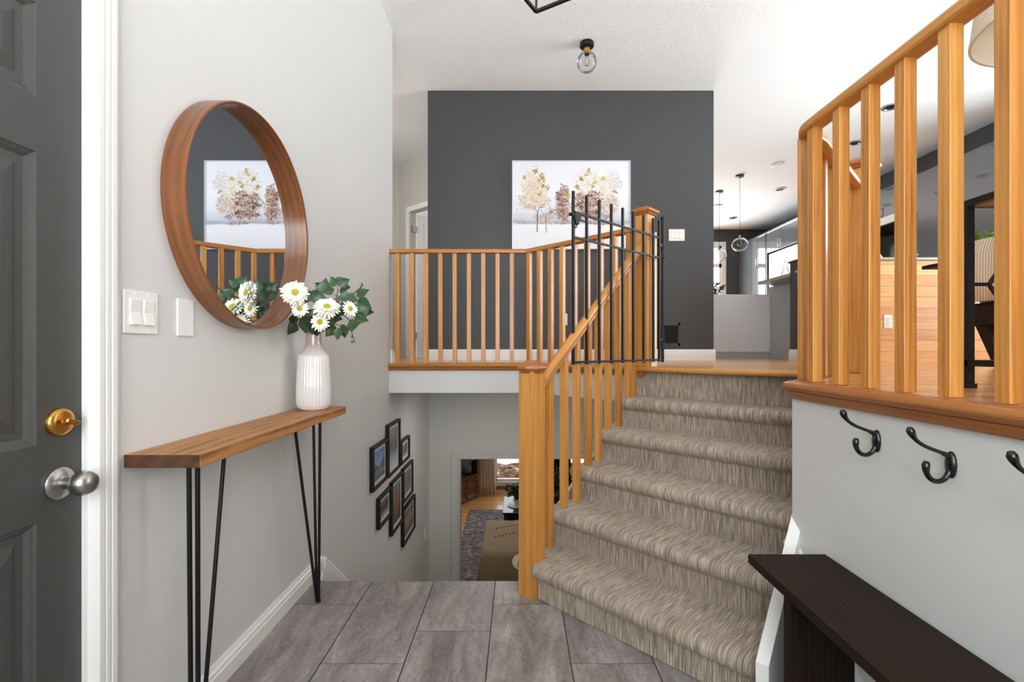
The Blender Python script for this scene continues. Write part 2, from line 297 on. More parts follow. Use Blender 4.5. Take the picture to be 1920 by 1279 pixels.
def cyl(bm, p0, p1, r0, r1=None, n=12, caps=True):
    r1 = r0 if r1 is None else r1; p0 = Vector(p0); p1 = Vector(p1); d = (p1 - p0).normalized()
    u = d.orthogonal().normalized(); v = d.cross(u)
    A = []; B = []
    for i in range(n):
        t = 2 * math.pi * i / n; e = u * math.cos(t) + v * math.sin(t)
        A.append(bm.verts.new(p0 + e * r0)); B.append(bm.verts.new(p1 + e * r1))
    for i in range(n): bm.faces.new((A[i], A[(i + 1) % n], B[(i + 1) % n], B[i]))
    if caps: bm.faces.new(A[::-1]); bm.faces.new(B)
    return bm
def lathe(bm, prof, c=(0, 0, 0), n=32, T=None, mod=None, closed=False):
    """prof [(r,z)] around z"""
    rings = []
    for r, z in prof:
        ring = []
        for i in range(n):
            t = 2 * math.pi * i / n; rr = r * (mod(t, z) if mod else 1)
            p = Vector((rr * math.cos(t), rr * math.sin(t), z))
            if T: p = T @ p
            ring.append(bm.verts.new(p + Vector(c)))
        rings.append(ring)
    for a, b in zip(rings, rings[1:]):
        for i in range(n): bm.faces.new((a[i], a[(i + 1) % n], b[(i + 1) % n], b[i]))
    if closed:
        a, b = rings[-1], rings[0]
        for i in range(n): bm.faces.new((a[i], a[(i + 1) % n], b[(i + 1) % n], b[i]))
    else:
        if prof[0][0] > 1e-5: bm.faces.new(rings[0][::-1])
        if prof[-1][0] > 1e-5: bm.faces.new(rings[-1])
    return bm
def tube(bm, pts, rad, n=10):
    """round tube through points; rad number or list"""
    pts = [Vector(p) for p in pts]; rs = rad if isinstance(rad, (list, tuple)) else [rad] * len(pts)
    rings = []; u = None
    for i, p in enumerate(pts):
        d = (pts[min(i + 1, len(pts) - 1)] - pts[max(i - 1, 0)]).normalized()
        if u is None: u = d.orthogonal().normalized()
        u = (u - d * u.dot(d)).normalized(); v = d.cross(u)
        rings.append([bm.verts.new(p + (u * math.cos(2 * math.pi * k / n) + v * math.sin(2 * math.pi * k / n)) * rs[i]) for k in range(n)])
    for a, b in zip(rings, rings[1:]):
        for k in range(n): bm.faces.new((a[k], a[(k + 1) % n], b[(k + 1) % n], b[k]))
    bm.faces.new(rings[0][::-1]); bm.faces.new(rings[-1]); return bm
def sweep(bm, pts, prof, plumb=False):
    """profile [(side,up)] carried along a path, mitred; UV u = length"""
    pts = [Vector(p) for p in pts]; uvl = bm.loops.layers.uv.verify(); rings = []; L = [0]
    for a, b in zip(pts, pts[1:]): L.append(L[-1] + (b - a).length)
    for i, p in enumerate(pts):
        d0 = (pts[i] - pts[i - 1]).normalized() if i else None; d1 = (pts[i + 1] - pts[i]).normalized() if i < len(pts) - 1 else None
        d = ((d0 or d1) + (d1 or d0)).normalized()
        s = Vector((d.y, -d.x, 0)).normalized()
        k = 1 / max(.3, d.dot(d0 or d1)); up = Vector((0, 0, 1)) if plumb else s.cross(d) 
        if up.z < 0: up = -up
        rings.append([bm.verts.new(p + s * q[0] * k + up * q[1]) for q in prof])
    n = len(prof); per = [0]
    for j in range(n): per.append(per[-1] + math.dist(prof[j], prof[(j + 1) % n]))
    for i in range(len(pts) - 1):
        for j in range(n):
            f = bm.faces.new((rings[i][j], rings[i][(j + 1) % n], rings[i + 1][(j + 1) % n], rings[i + 1][j]))
            for lp, (uu, vv) in zip(f.loops, ((L[i], per[j]), (L[i], per[j + 1]), (L[i + 1], per[j + 1]), (L[i + 1], per[j]))): lp[uvl].uv = (uu, vv)
    bm.faces.new(rings[0][::-1]); bm.faces.new(rings[-1])
    return bm
def grain_uv(bm, ax=None):
    if ax is None:
        lo = [min(v.co[i] for v in bm.verts) for i in range(3)]; hi = [max(v.co[i] for v in bm.verts) for i in range(3)]
        k = max(range(3), key=lambda i: hi[i] - lo[i]); ax = Vector([1 if i == k else 0 for i in range(3)])
    ax = Vector(ax).normalized(); uvl = bm.loops.layers.uv.verify(); bm.normal_update()
    for f in bm.faces:
        n = f.normal; t = n.cross(ax); a = ax
        if t.length < .3: a = ax.orthogonal().normalized() * .2; t = n.cross(a).normalized() * .5
        else: t.normalize()
        off = (round(n.x * 3) * .37 + round(n.y * 3) * .23 + round(n.z * 3) * .11)
        for lp in f.loops: lp[uvl].uv = (lp.vert.co.dot(a), lp.vert.co.dot(t) + off)
def rrect(w, h, r=.008, n=3, top=None):
    """rounded rectangle profile centred on side, up from 0 to h"""
    P = []
    rt = top or r
    for cx, cz, a0, rr in ((w / 2 - r, r, -90, r), (w / 2 - rt, h - rt, 0, rt), (-w / 2 + rt, h - rt, 90, rt), (-w / 2 + r, r, 180, r)):
        for i in range(n + 1):
            a = R(a0 + 90 * i / n); P.append((cx + rr * math.cos(a), cz + rr * math.sin(a)))
    return P
W = {}
def world_of(o): return W.get(o.name, Matrix.Identity(4)) if o else Matrix.Identity(4)
def obj(name, bm, mat, parent=None, M4=None, smooth=False, grain='auto', bevel=0, keepuv=False, kind=None, label=None):
    """link a mesh; world coordinates unless M4 gives the frame the mesh is drawn in"""
    bmesh.ops.recalc_face_normals(bm, faces=bm.faces[:])
    if M4 is None:
        lo = Vector([min(v.co[i] for v in bm.verts) for i in range(3)]); hi = Vector([max(v.co[i] for v in bm.verts) for i in range(3)])
        o_ = Vector(((lo.x + hi.x) / 2, (lo.y + hi.y) / 2, lo.z)); M4 = Matrix.Translation(o_)
        for v in bm.verts: v.co -= o_
    if not keepuv: grain_uv(bm, None if grain == 'auto' else grain)
    me = bpy.data.meshes.new(name); bm.to_mesh(me); bm.free()
    for m in (mat if isinstance(mat, (list, tuple)) else [mat]): me.materials.append(m)
    if smooth:
        me.shade_smooth()
        if smooth != 'all':
            try: me.set_sharp_from_angle(angle=R(38))
            except Exception: pass
    o = bpy.data.objects.new(name, me); C.objects.link(o)
    o.parent = parent; o.matrix_basis = world_of(parent).inverted() @ M4; W[o.name] = M4.copy()
    if bevel:
        md = o.modifiers.new('edge', 'BEVEL'); md.width = bevel; md.segments = 2; md.limit_method = 'ANGLE'
    if kind: o['kind'] = kind
    if label: o['label'] = label
    return o
def thing(name, label, cat, loc, rz=0, group=None, kind=None):
    o = bpy.data.objects.new(name, None); C.objects.link(o); o.empty_display_size = .1
    M4 = Matrix.Translation(loc) @ Matrix.Rotation(rz, 4, 'Z'); o.matrix_basis = M4; W[o.name] = M4
    if kind: o['kind'] = kind
    else: o['label'] = label; o['category'] = cat
    if group: o['group'] = group
    return o
def tag(o, label, cat, group=None):
    o['label'] = label; o['category'] = cat
    if group: o['group'] = group
    return o
def struct(name, bm, mat, **k): return obj(name, bm, mat, kind='structure', **k)
def dup(root, M4, label=None, group=None):
    old = W[root.name]
    def cp(o, par):
        c = o.copy(); C.objects.link(c); c.parent = par; W[c.name] = M4 @ old.inverted() @ W[o.name]
        for ch in list(o.children):
            if ch.name in W: cp(ch, c)
        return c
    r = cp(root, None); r.matrix_basis = M4
    if label: r['label'] = label
    if group: r['group'] = group
    return r
def TR(x, y, z, rz=0): return Matrix.Translation((x, y, z)) @ Matrix.Rotation(rz, 4, 'Z')

ZF = 1.036                       # upper floor
ZC = EYE + 2.604                 # ceiling
ZB = EYE - 3.29                  # family room floor
XL = -1.03; XR = .96
YK = 10.3                        # kitchen end wall
# ------------------------------------------------------------------ floors
bm = nb(); bmt = bm.faces.layers.float_color.new('tile') if False else None
colx = [-1.03, -.724, -.418, -.114, .192, .498, .804, 1.0]
base = {0: 2.125, 1: 1.725, 2: 1.925}
cells = []
box(bm, -1.15, 1.0, -1.6, 2.338, -.02, -.003, mi=1)
g = .0022
for i in range(len(colx) - 1):
    ys = [base[i % 3] + .61 * k for k in range(-7, 3)]
    for y0, y1 in zip(ys, ys[1:]):
        y0c, y1c = max(y0, -1.5), min(y1, 2.34)
        if y1c - y0c < .02: continue
        v = [bm.verts.new(p) for p in ((colx[i] + g, y0c + g, 0), (colx[i + 1] - g, y0c + g, 0), (colx[i + 1] - g, y1c - g * 0, 0), (colx[i] + g, y1c, 0))]
        f = bm.faces.new(v); cells.append(len(bm.faces) - 1)
# kept as one surface: tiles on their bed of grout
me_cells = cells[:]
fl = struct('floor', bm, [M['tile'], M['grout']], M4=Matrix.Identity(4))
at = fl.data.attributes.new('tile', 'FLOAT_COLOR', 'FACE')
for i, p in enumerate(fl.data.polygons):
    r = random.random(); at.data[i].color = (r, random.random(), random.random(), 1)
A0 = (XR, 1.655)
upper = [(XR, -1.6), (XR, 1.655), (1.57, 2.265), (.075, 3.76), (-1.03, 3.76), (-1.03, 3.86), (-3.1, 3.86), (-3.1, 7.2), (-.5, 7.2), (-.5, YK + .2), (5.6, YK + .2), (5.6, -1.6)]
struct('floor_upper', prism(nb(), upper, ZF - .03, ZF), M['floor'])
slab = [(XR, -1.6), (XR, 1.655), (1.6025, 2.2975), (.785, 3.115), (.76, 3.09), (.085, 3.765), (-1.03, 3.765), (-1.03, 3.86), (-3.1, 3.86), (-3.1, 7.2), (-.5, 7.2), (-.5, YK + .2), (5.6, YK + .2), (5.6, -1.6)]
struct('floor_slab', prism(nb(), slab, .80, ZF - .031), M['wall'])
struct('floor_family', box(nb(), -2.9, 3.6, 2.5, 10.9, ZB - .1, ZB), M['family_floor'])
struct('ceiling', prism(nb(), [(-1.2, -1.6), (1.97, -1.6), (1.97, 4.8), (-.93, 4.76), (-1.35, 4.95), (-3.1, 5.6), (-3.1, 3.86), (-1.2, 3.86)], ZC, ZC + .1), M['ceiling'])
struct('ceiling_kitchen', prism(nb(), [(-3.1, 5.6), (-1.35, 4.95), (-.93, 4.76), (1.97, 4.8), (1.97, -1.6), (5.6, -1.6), (5.6, YK + .2), (-3.1, YK + .2)], ZC, ZC + .1), M['smooth_ceiling'])

# ------------------------------------------------------------------ walls
bm = nb()
box(bm, XL - .12, XL, 1.135, 2.34, 0, ZC); box(bm, XL - .12, XL, 2.34, 3.76, ZB, ZC); box(bm, XL - .12, XL, 3.76, 3.86, ZF, ZC)
box(bm, XL - .12, XL, 3.76, 5.43, ZB, .80); box(bm, XL - .12, XL, .215, 1.135, 2.10, ZC); box(bm, XL - .12, XL, -1.6, .215, 0, ZC)
struct('wall_left', bm, M['wall'])
struct('wall_right', box(nb(), XR, XR + .11, -1.6, 1.655, 0, .80), M['wall'])
bm = nb(); box(bm, 0, 1.02, -.11, 0, 0, .80, T=TR(XR, 1.655, 0, R(45))); struct('wall_stairside', bm, M['wall'])
bm = nb(); box(bm, -.914, 1.969, 4.76, 4.90, ZF, ZC); struct('wall_charcoal', bm, M['dark_wall'])
bm = nb(); box(bm, 2.86, 3.3, 4.76, 4.97, ZF, EYE + .90); struct('wall_pony', bm, M['dark_wall'])
o = struct('trim_1', box(nb(), 2.84, 3.3, 4.74, 4.99, EYE + .90, EYE + .918), M['dark_wall'], bevel=.008)
# kitchen end wall with window opening, right outer wall with the living room window
def wall_holes(bm, T, L_, H0, H1, th, holes):
    """wall along local x, thickness in y; holes (x0,x1,z0,z1) sorted, not overlapping in x"""
    x = 0
    for (a, b, c, d) in holes:
        if a > x: box(bm, x, a, 0, th, H0, H1, T=T)
        if c > H0: box(bm, a, b, 0, th, H0, c, T=T)
        if d < H1: box(bm, a, b, 0, th, d, H1, T=T)
        x = b
    if x < L_: box(bm, x, L_, 0, th, H0, H1, T=T)
    return bm
struct('wall_kitchen_end', wall_holes(nb(), TR(-.5, YK, 0), 6.1, ZF, ZC, .15, [(3.0, 4.93, EYE + .1, EYE + 2.24)]), M['dark_wall'])
struct('wall_kitchen_left', box(nb(), -.6, -.5, 6.6, YK, ZF, ZC), M['wall'])
struct('wall_outer', wall_holes(nb(), TR(5.46, -1.6, 0, R(90)) @ Matrix.Scale(-1, 4, (0, 1, 0)), 11.9, ZF, ZC, .15, [(3.2, 6.0, ZF + .35, ZF + 2.25)]), M['dark_wall'])
struct('wall_front', wall_holes(nb(), TR(-1.15, -1.6, 0), 6.75, 0, ZC, .1, [(.25, 2.25, .9, 3.3)]), M['wall'])
for n_, (T, Wd, H, zb) in enumerate([(TR(2.5, YK + .03, 0), 1.93, 2.14, EYE + .1), (TR(5.5, 1.6, 0, R(90)), 2.8, 1.9, ZF + .35), (TR(-.9, -1.53, 0), 2.0, 2.4, .9)]):
    wn = thing('window_%d' % (n_ + 1), '', '', T.translation + Vector((0, 0, zb)), kind='structure')
    bm = nb()
    if n_ == 0:
        c = .09
        for x0, x1, z0, z1 in ((-c, 0, -c, H + c), (Wd, Wd + c, -c, H + c), (0, Wd, H, H + c), (0, Wd, -c, 0)): box(bm, x0, x1, -.055, -.03, zb + z0, zb + z1, T=T)
    for x0, x1, z0, z1 in ((0, .05, 0, H), (Wd - .05, Wd, 0, H), (0, Wd, 0, .05), (0, Wd, H - .05, H), (0, Wd, H * .78, H * .78 + .09), (Wd * .5 - .03, Wd * .5 + .03, 0, H)):
        box(bm, x0, x1, -.03, .04, zb + z0, zb + z1, T=T)
    obj('window_frame', bm, M['trim'], wn)
    obj('pane', box(nb(), .05, Wd - .05, .0, .006, zb + .05, zb + H - .05, T=T), M['glass'], wn)
# hallway beyond the left corner
cor = Vector((-1.678, 6.63)); dv = Vector((.37, -.31)).normalized()
Th = TR(cor.x, cor.y, 0, math.atan2(dv.y, dv.x))
struct('wall_hall', wall_holes(nb(), Th, 1.7, ZF, ZC, .1, [(.25, .99, ZF, ZF + 1.99)]), M['grey_wall'])
struct('wall_hall_end', box(nb(), -3.1, -1.678, 6.63, 6.75, ZF, ZC), M['grey_wall'])
struct('wall_hall_left', box(nb(), -3.2, -3.1, 3.8, 6.75, ZF, ZC), M['grey_wall'])
struct('wall_hall_front', box(nb(), -3.1, XL - .12, 3.76, 3.86, ZF, ZC), M['wall'])
bm = nb()
for x0, x1, z0, z1 in ((.18, .25, 0, 2.06), (.99, 1.06, 0, 2.06), (.25, .99, 1.99, 2.06)): box(bm, x0, x1, -.018, 0, ZF + z0, ZF + z1, T=Th); box(bm, x0 + .015, x1 - .015, -.024, -.018, ZF + z0, ZF + z1 - .012, T=Th)
struct('trim_2', bm, M['trim'])
bm = nb()
for x0, x1, z0, z1 in ((-1.86, -1.79, 0, 2.06), (-2.6, -1.79, 1.99, 2.06)): box(bm, x0, x1, 6.605, 6.63, ZF + z0, ZF + z1)
box(bm, -2.6, -1.86, 6.61, 6.63, ZF, ZF + 1.99)
struct('trim_3', bm, M['trim'])
# lower hall
struct('wall_lower', wall_holes(nb(), TR(XL, 5.43, 0), 4.5, ZB, .80, .12, [(.343, 2.1, ZB, EYE - 1.263)]), M['grey_wall'])
bm = nb()
for x0, x1, z0, z1 in ((-.77, -.687, ZB, EYE - 1.18), (1.07, 1.15, ZB, EYE - 1.18), (-.687, 1.07, EYE - 1.263, EYE - 1.18)):
    box(bm, x0, x1, 5.412, 5.43, z0, z1); box(bm, x0 + .012, x1 - .012, 5.404, 5.412, z0, z1 - .012); 
box(bm, -.687, -.672, 5.43, 5.56, ZB, EYE - 1.263)
struct('trim_4', bm, M['grey_wall'])
struct('wall_lower_right', box(nb(), 1.62, 1.74, 2.34, 5.43, ZB, .80), M['grey_wall'])
struct('wall_landing', box(nb(), XL, 1.0, 2.2, 2.334, ZB, -.021), M['grey_wall'])
struct('wall_family_end', wall_holes(nb(), TR(-2.9, 10.8, 0), 6.5, ZB, .80, .12, [(2.37, 4.6, ZB + .26, ZB + 2.2)]), M['terracotta'])
struct('wall_family_left', box(nb(), -3.0, -2.9, 5.5, 10.8, ZB, .80), M['terracotta'])
struct('wall_family_right', box(nb(), 3.5, 3.6, 5.5, 10.8, ZB, .80), M['terracotta'])
struct('wall_family_front', box(nb(), -2.9, XL, 5.43, 5.55, ZB, .80), M['terracotta'])
wn = thing('window_4', '', '', (.6, 10.8, ZB + .2), kind='structure')
T = TR(-.53, 10.82, ZB + .26); bm = nb()
for x0, x1, z0, z1 in ((-.08, 0, -.10, 2.02), (2.23, 2.31, -.10, 2.02), (0, 2.23, -.10, 0), (0, 2.23, 1.94, 2.02)): box(bm, x0, x1, -.05, -.02, z0, z1, T=T)
box(bm, -.1, 2.33, -.075, -.02, -.03, -.005, T=T)
for x0, x1, z0, z1 in ((0, .04, 0, 1.94), (2.19, 2.23, 0, 1.94), (1.1, 1.14, 0, 1.94), (0, 2.23, 0, .05)): box(bm, x0, x1, -.02, .05, z0, z1, T=T)
obj('window_frame', bm, M['trim'], wn); obj('pane', box(nb(), .04, 2.19, .01, .016, .04, 1.9, T=T), M['glass'], wn)
struct('baseboard_family', box(nb(), -2.9, 3.5, 10.775, 10.8, ZB, ZB + .06), M['trim'])
# outside the family room window
bm = nb(); nx, ny = 60, 40
gv = [[None] * (nx + 1) for _ in range(ny + 1)]
for j in range(ny + 1):
    for i in range(nx + 1):
        y = 11.0 + 1.35 * j / ny; x = -5 + 10 * i / nx
        gv[j][i] = bm.verts.new((x, y, ZB + .12 + .12 * (y - 11) + random.uniform(-.035, .035)))
for j in range(ny):
    for i in range(nx): bm.faces.new((gv[j][i], gv[j][i + 1], gv[j + 1][i + 1], gv[j + 1][i]))
o = tag(obj('garden_ground', bm, M['rubble']), 'brown leaf-littered ground seen through the low family room window', 'ground'); o['kind'] = 'stuff'
bm = nb(); prism(bm, [(-6, 12.37), (6, 12.37), (6, 20), (-6, 20)], ZB + .1, ZB + .33)
o = tag(obj('snow_bank', bm, M['snow'], bevel=.08), 'white snow lying beyond the leaf-littered ground outside', 'snow'); o['kind'] = 'stuff'

# ------------------------------------------------------------------ baseboards and mouldings
def bb_prof(h=.11, d=.016): return [(0, 0), (-d, 0), (-d, h * .62), (-d * .8, h * .68), (-d * .8, h * .80), (-d * .45, h * .88), (-d * .3, h), (0, h)]
def baseboard(name, x, y, z, ang, L_, h=.11, d=.016):
    """runs from (x,y) along ang, standing out to its right hand side"""
    bm = nb(); extrude(bm, bb_prof(h, d), 0, L_); return struct(name, bm, M['trim'], M4=TR(x, y, z, ang), grain=(1, 0, 0))
baseboard('baseboard_left', XL, 1.215, 0, R(90), 1.235, .085, .02)
# skirting that follows the stairs down on the left wall
bm = nb(); T = Matrix.Translation((XL, 2.45, -.0)) @ Matrix.Rotation(R(90), 4, 'Z') @ Matrix.Rotation(R(40.5), 4, 'Y')
extrude(bm, [(0, -.045), (-.02, -.045), (-.02, .035), (-.016, .045), (-.016, .058), (-.006, .075), (0, .075)], 0, 3.4); struct('trim_5', bm, M['trim'], M4=T, grain=(1, 0, 0))
baseboard('baseboard_charcoal', -.914, 4.76, ZF, 0, 2.883 + .014)
baseboard('baseboard_pony', 2.844, 4.76, ZF, 0, .45)
baseboard('baseboard_pony_end', 2.86, 4.97, ZF, R(-90), .226)
baseboard('baseboard_corner', XL, 3.80, ZF, R(90), .075, .11)
# moulding on the right wall dropping from the stair skirt to the floor
bm = nb(); T = Matrix.Translation((XR, 1.65, .508)) @ Matrix.Rotation(R(-90), 4, 'Z') @ Matrix.Rotation(R(40), 4, 'Y')
extrude(bm, [(0, -.06), (-.014, -.06), (-.014, -.025), (-.018, -.02), (-.018, -.008), (-.008, 0), (0, 0)], 0, .66); struct('trim_6', bm, M['trim'], M4=T, grain=(1, 0, 0))
bm = nb(); extrude(bm, bb_prof(.085, .014), 0, 2.7); struct('baseboard_right', bm, M['trim'], M4=TR(XR, 1.22, 0, R(-90)), grain=(1, 0, 0))
# oak nosing and cove along the open edge of the upper floor
nos = [(-.05, -.03), (.016, -.03), (.026, -.026), (.031, -.015), (.026, -.004), (.016, .0015), (-.05, .0015)]
cove = [(-.03, -.056), (.004, -.056), (.008, -.05), (.013, -.036), (.014, -.031), (-.03, -.031)]
left_edge = [(-1.03, 3.75, ZF), (.069, 3.75, ZF), (1.555, 2.265, ZF)]
right_edge = [(1.55, 2.25, ZF), (.95, 1.65, ZF), (.95, -1.45, ZF)]
struct('trim_7', sweep(nb(), left_edge, nos), M['oak'], keepuv=True, smooth=True)
struct('trim_8', sweep(nb(), left_edge[:2] + [(.80, 3.019, ZF)], cove), M['oak_cap'], keepuv=True, smooth=True)
flip = lambda p: [(-a, b) for a, b in p][::-1]
rn = [(1.55, 2.245, ZF)] + [(.965 + .02 * (1 - math.sin(R(t))) - .012, 1.645 + .02 * (math.cos(R(t))) - .008, ZF) for t in (0, 45, 90)] + [(.953, -1.45, ZF)]
rn = [(1.55, 2.25, ZF), (.968, 1.668, ZF), (.955, 1.652, ZF), (.95, 1.63, ZF), (.95, -1.45, ZF)]
struct('trim_9', sweep(nb(), rn, nos), M['oak_cap'], keepuv=True, smooth=True)
struct('trim_10', sweep(nb(), rn, cove), M['oak_cap'], keepuv=True, smooth=True)

# ------------------------------------------------------------------ staircase up (turned 45 degrees)
ST = Matrix.Rotation(R(-45), 4, 'Z')     # local x across the stair, local y in the direction of travel
sc_ = thing('staircase', 'carpeted staircase of six risers climbing from the tiled foyer to the upper floor', 'staircase', (1.0, 1.9, 0))
ztop = [.1696 * k for k in range(0, 6)] + [ZF - .032]
for k in range(1, 7):
    v0 = (2.259 + .33 * (k - 1)) / S2; v1 = v0 + .33 / S2
    if k == 6: v0 = 3.885 / S2; v1 = v0 + .03
    u0 = -(2.245 + .02 * k) / S2; u1 = -.715 / S2
    z0, z1 = ztop[k - 1], ztop[k]; pr = [(v1 + .01, max(0, z0 - .2) if k > 1 else 0), (v0, max(0, z0 - .2) if k > 1 else 0)]
    if k < 6:
        pr += [(v0, z1 - .080), (v0 - .003, z1 - .072), (v0 - .014, z1 - .066), (v0 - .026, z1 - .058), (v0 - .036, z1 - .047), (v0 - .041, z1 - .033), (v0 - .040, z1 - .019), (v0 - .034, z1 - .009), (v0 - .024, z1 - .003), (v0 - .01, z1), (v1 + .01, z1)]
    else: pr += [(v0, z1), (v1, z1)]
    bm = nb()
    if k == 1:      # notched round the newel post
        cut = [(v1 + .01, 0), (1.655, 0), (1.655, z1), (v1 + .01, z1)]
        extrude(bm, pr, -2.086 / S2, u1); extrude(bm, cut, -2.216 / S2, -2.086 / S2); extrude(bm, pr, u0, -2.216 / S2)
    else: extrude(bm, pr, u0, u1)
    obj('carpeted_step', bm, M['carpet'], sc_, M4=ST.copy(), smooth=True, bevel=.006 if k < 6 else 0)
# white stringer on the right of the lower steps
pts = [(2.115, 0), (2.115, .22), (2.9, .755), (2.9, 0)]
bm = nb(); a = [bm.verts.new((-.70 / S2, c / S2, z)) for c, z in pts]; b = [bm.verts.new((-.70 / S2 + .036, c / S2, z)) for c, z in pts]
bm.faces.new(a); bm.faces.new(b[::-1])
for i in range(4): bm.faces.new((a[i], b[i], b[(i + 1) % 4], a[(i + 1) % 4]))
obj('stringer', bm, M['trim'], sc_, M4=ST.copy(), label='white painted closed stringer at the foot of the steps')
bm = nb(); a = [(2.4, 0), (2.4, .1), (3.85, .8), (3.85, 0)]
va = [bm.verts.new((-2.36 / S2 - .0, c / S2, z)) for c, z in a]; vb = [bm.verts.new((-2.36 / S2 - .02, c / S2, z)) for c, z in a]
bm.faces.new(va); bm.faces.new(vb[::-1])
for i in range(4): bm.faces.new((va[i], vb[i], vb[(i + 1) % 4], va[(i + 1) % 4]))
obj('side_panel', bm, M['wall'], sc_, M4=ST.copy())
# steps going down from the landing
sd = thing('staircase', 'carpeted stairs dropping from the landing edge to the family room level', 'staircase', (-.5, 3.8, ZB))
for k in range(11):
    bm = nb(); box(bm, XL + .021, .9, 2.34 + .235 * k, 2.34 + .235 * (k + 1), ZB, -.178 * (k + 1)); obj('carpeted_step', bm, M['carpet'], sd)

# ------------------------------------------------------------------ railings
BW = .0335
def baluster(parent, x, y, z0, z1, rz=0, z1b=None, mat=None, w=BW):
    """square oak baluster; z1b = height at its far end when the top is raked"""
    bm = nb(); h = w / 2
    vs_ = []
    for zz in (z0, None):
        for sx, sy in ((-h, -h), (h, -h), (h, h), (-h, h)):
            z = z0 if zz is not None else (z1 + ((z1b - z1) * (sy + h) / w if z1b is not None else 0)); vs_.append(bm.verts.new((sx, sy, z - z0)))
    for q in ((0, 3, 2, 1), (4, 5, 6, 7), (0, 1, 5, 4), (1, 2, 6, 5), (2, 3, 7, 6), (3, 0, 4, 7)): bm.faces.new([vs_[i] for i in q])
    return obj('baluster', bm, mat or M['oak'], parent, M4=TR(x, y, z0, rz), grain=(0, 0, 1), bevel=.0015)
def newel(parent, x, y, z0, ztop, w=.088, rz=R(45), cap='low'):
    bm = nb(); box(bm, -w / 2, w / 2, -w / 2, w / 2, 0, ztop - z0 - .045)
    p = obj('newel_post', bm, M['oak'], parent, M4=TR(x, y, z0, rz), grain=(0, 0, 1), bevel=.002)
    H = ztop - z0 - .045; w2 = w / 2; bm = nb(); rings = []
    prof = [(w2 + .002, H - .012), (w2 + .010, H - .008), (w2 + .014, H + .0), (w2 + .022, H + .004), (w2 + .026, H + .012), (w2 + .022, H + .024), (w2 + .012, H + .029), (w2 + .004, H + .036), (w2 - .012, H + .045)]
    for r, z in prof:
        if cap == 'low': k = r * .42; rings.append([bm.verts.new((sx, sy, z)) for sx, sy in ((-k, -r), (k, -r), (r, -k), (r, k), (k, r), (-k, r), (-r, k), (-r, -k))])
        else: rings.append([bm.verts.new((sx, sy, z)) for sx, sy in ((-r, -r), (r, -r), (r, r), (-r, r))])
    n = len(rings[0])
    for a, b in zip(rings, rings[1:]):
        for i in range(n): bm.faces.new((a[i], a[(i + 1) % n], b[(i + 1) % n], b[i]))
    bm.faces.new(rings[0][::-1]); bm.faces.new(rings[-1])
    obj('post_cap', bm, M['oak_cap'], p, M4=TR(x, y, z0, rz), grain=(1, 0, 0), bevel=.002)
    return p
rs = thing('stair_banister', 'golden oak stair banister with raked handrail between two newel posts', 'banister', (.06, 2.2, 0))
newel(rs, .063, 2.213, 0, 1.095)
newel(rs, .82, 3.06, ZF + .002, EYE + .915, cap='square')
bal = [(.154, 2.346, 1), (.235, 2.430, 2), (.310, 2.5196, 2), (.385, 2.610, 3), (.457, 2.703, 3), (.531, 2.794, 4), (.610, 2.880, 4), (.687, 2.968, 5), (.733, 3.018, 5)]
def railz(c): return 1.008 + .575 * (c - 2.42)
for x, y, k in bal:
    z = railz(x + y); baluster(rs, x, y, .1696 * k, z - .034, R(-41.5), z + .002)
p0 = Vector((.112, 2.272, 0)); p1 = Vector((.778, 3.012, 0)); p0.z = railz(p0.x + p0.y); p1.z = railz(p1.x + p1.y)
hr = [(.024 * math.cos(R(a)) * 1.0, .012 + .030 * math.sin(R(a))) for a in range(0, 181, 20)] + [(-.019, -.004), (-.019, -.022), (.019, -.022), (.019, -.004)]
obj('handrail', sweep(nb(), [p0, p1], hr[::-1], plumb=True), M['oak'], rs, keepuv=True, smooth=True)

RT = EYE + .797
rail_prof = rrect(.060, .034, .006, 3, .013)
rb = thing('balcony_railing', 'golden oak railing along the upper floor edge below the charcoal wall', 'railing', (-.4, 3.78, ZF))
for i in range(9):
    x = (746 + 26.72 * i - 972) / 885 * 3.785; baluster(rb, x, 3.785, ZF + .0015, RT - .03)
for i in range(9):
    s = .086 + .0806 * i; baluster(rb, s, 3.845 - s, ZF + .0015, RT - .03, R(45))
obj('handrail', sweep(nb(), [(XL, 3.785, RT - .034), (.07, 3.785, RT - .034), (.765, 3.09, RT - .034)], rail_prof), M['oak'], rb, keepuv=True, smooth=True)

rr = thing('landing_railing', 'golden oak railing on the ledge above the white half wall with hooks', 'railing', (1.03, 1.0, ZF))
XB = 1.027
for y in (1.636, 1.503, 1.377, 1.2525, 1.1215, .9865, .855, .725): baluster(rr, XB, y, ZF + .0015, RT - .03)
baluster(rr, 1.045, 1.728, ZF + .0015, RT - .03, R(45))
for i in range(5):
    s = 1.045 + .093 * (i + 1); baluster(rr, s, s + .683, ZF + .0015, RT - .03, R(45))
newel(rr, 1.65, 2.27, ZF + .002, EYE + .915, cap='square')
arc = [(XB + .11 * 0, 1.60)]
path = [(1.61, 2.255), (1.12, 1.765)]
# rounded turn at the corner
for t in range(0, 46, 9):
    a = R(135 + t); path.append((XB + .12 + .12 * math.cos(a) , 1.64 + .12 * math.sin(a) ))
path += [(XB, .2)]
obj('handrail', sweep(nb(), [(x, y, RT - .034) for x, y in path], rail_prof), M['oak'], rr, keepuv=True, smooth=True)
rn_ = None

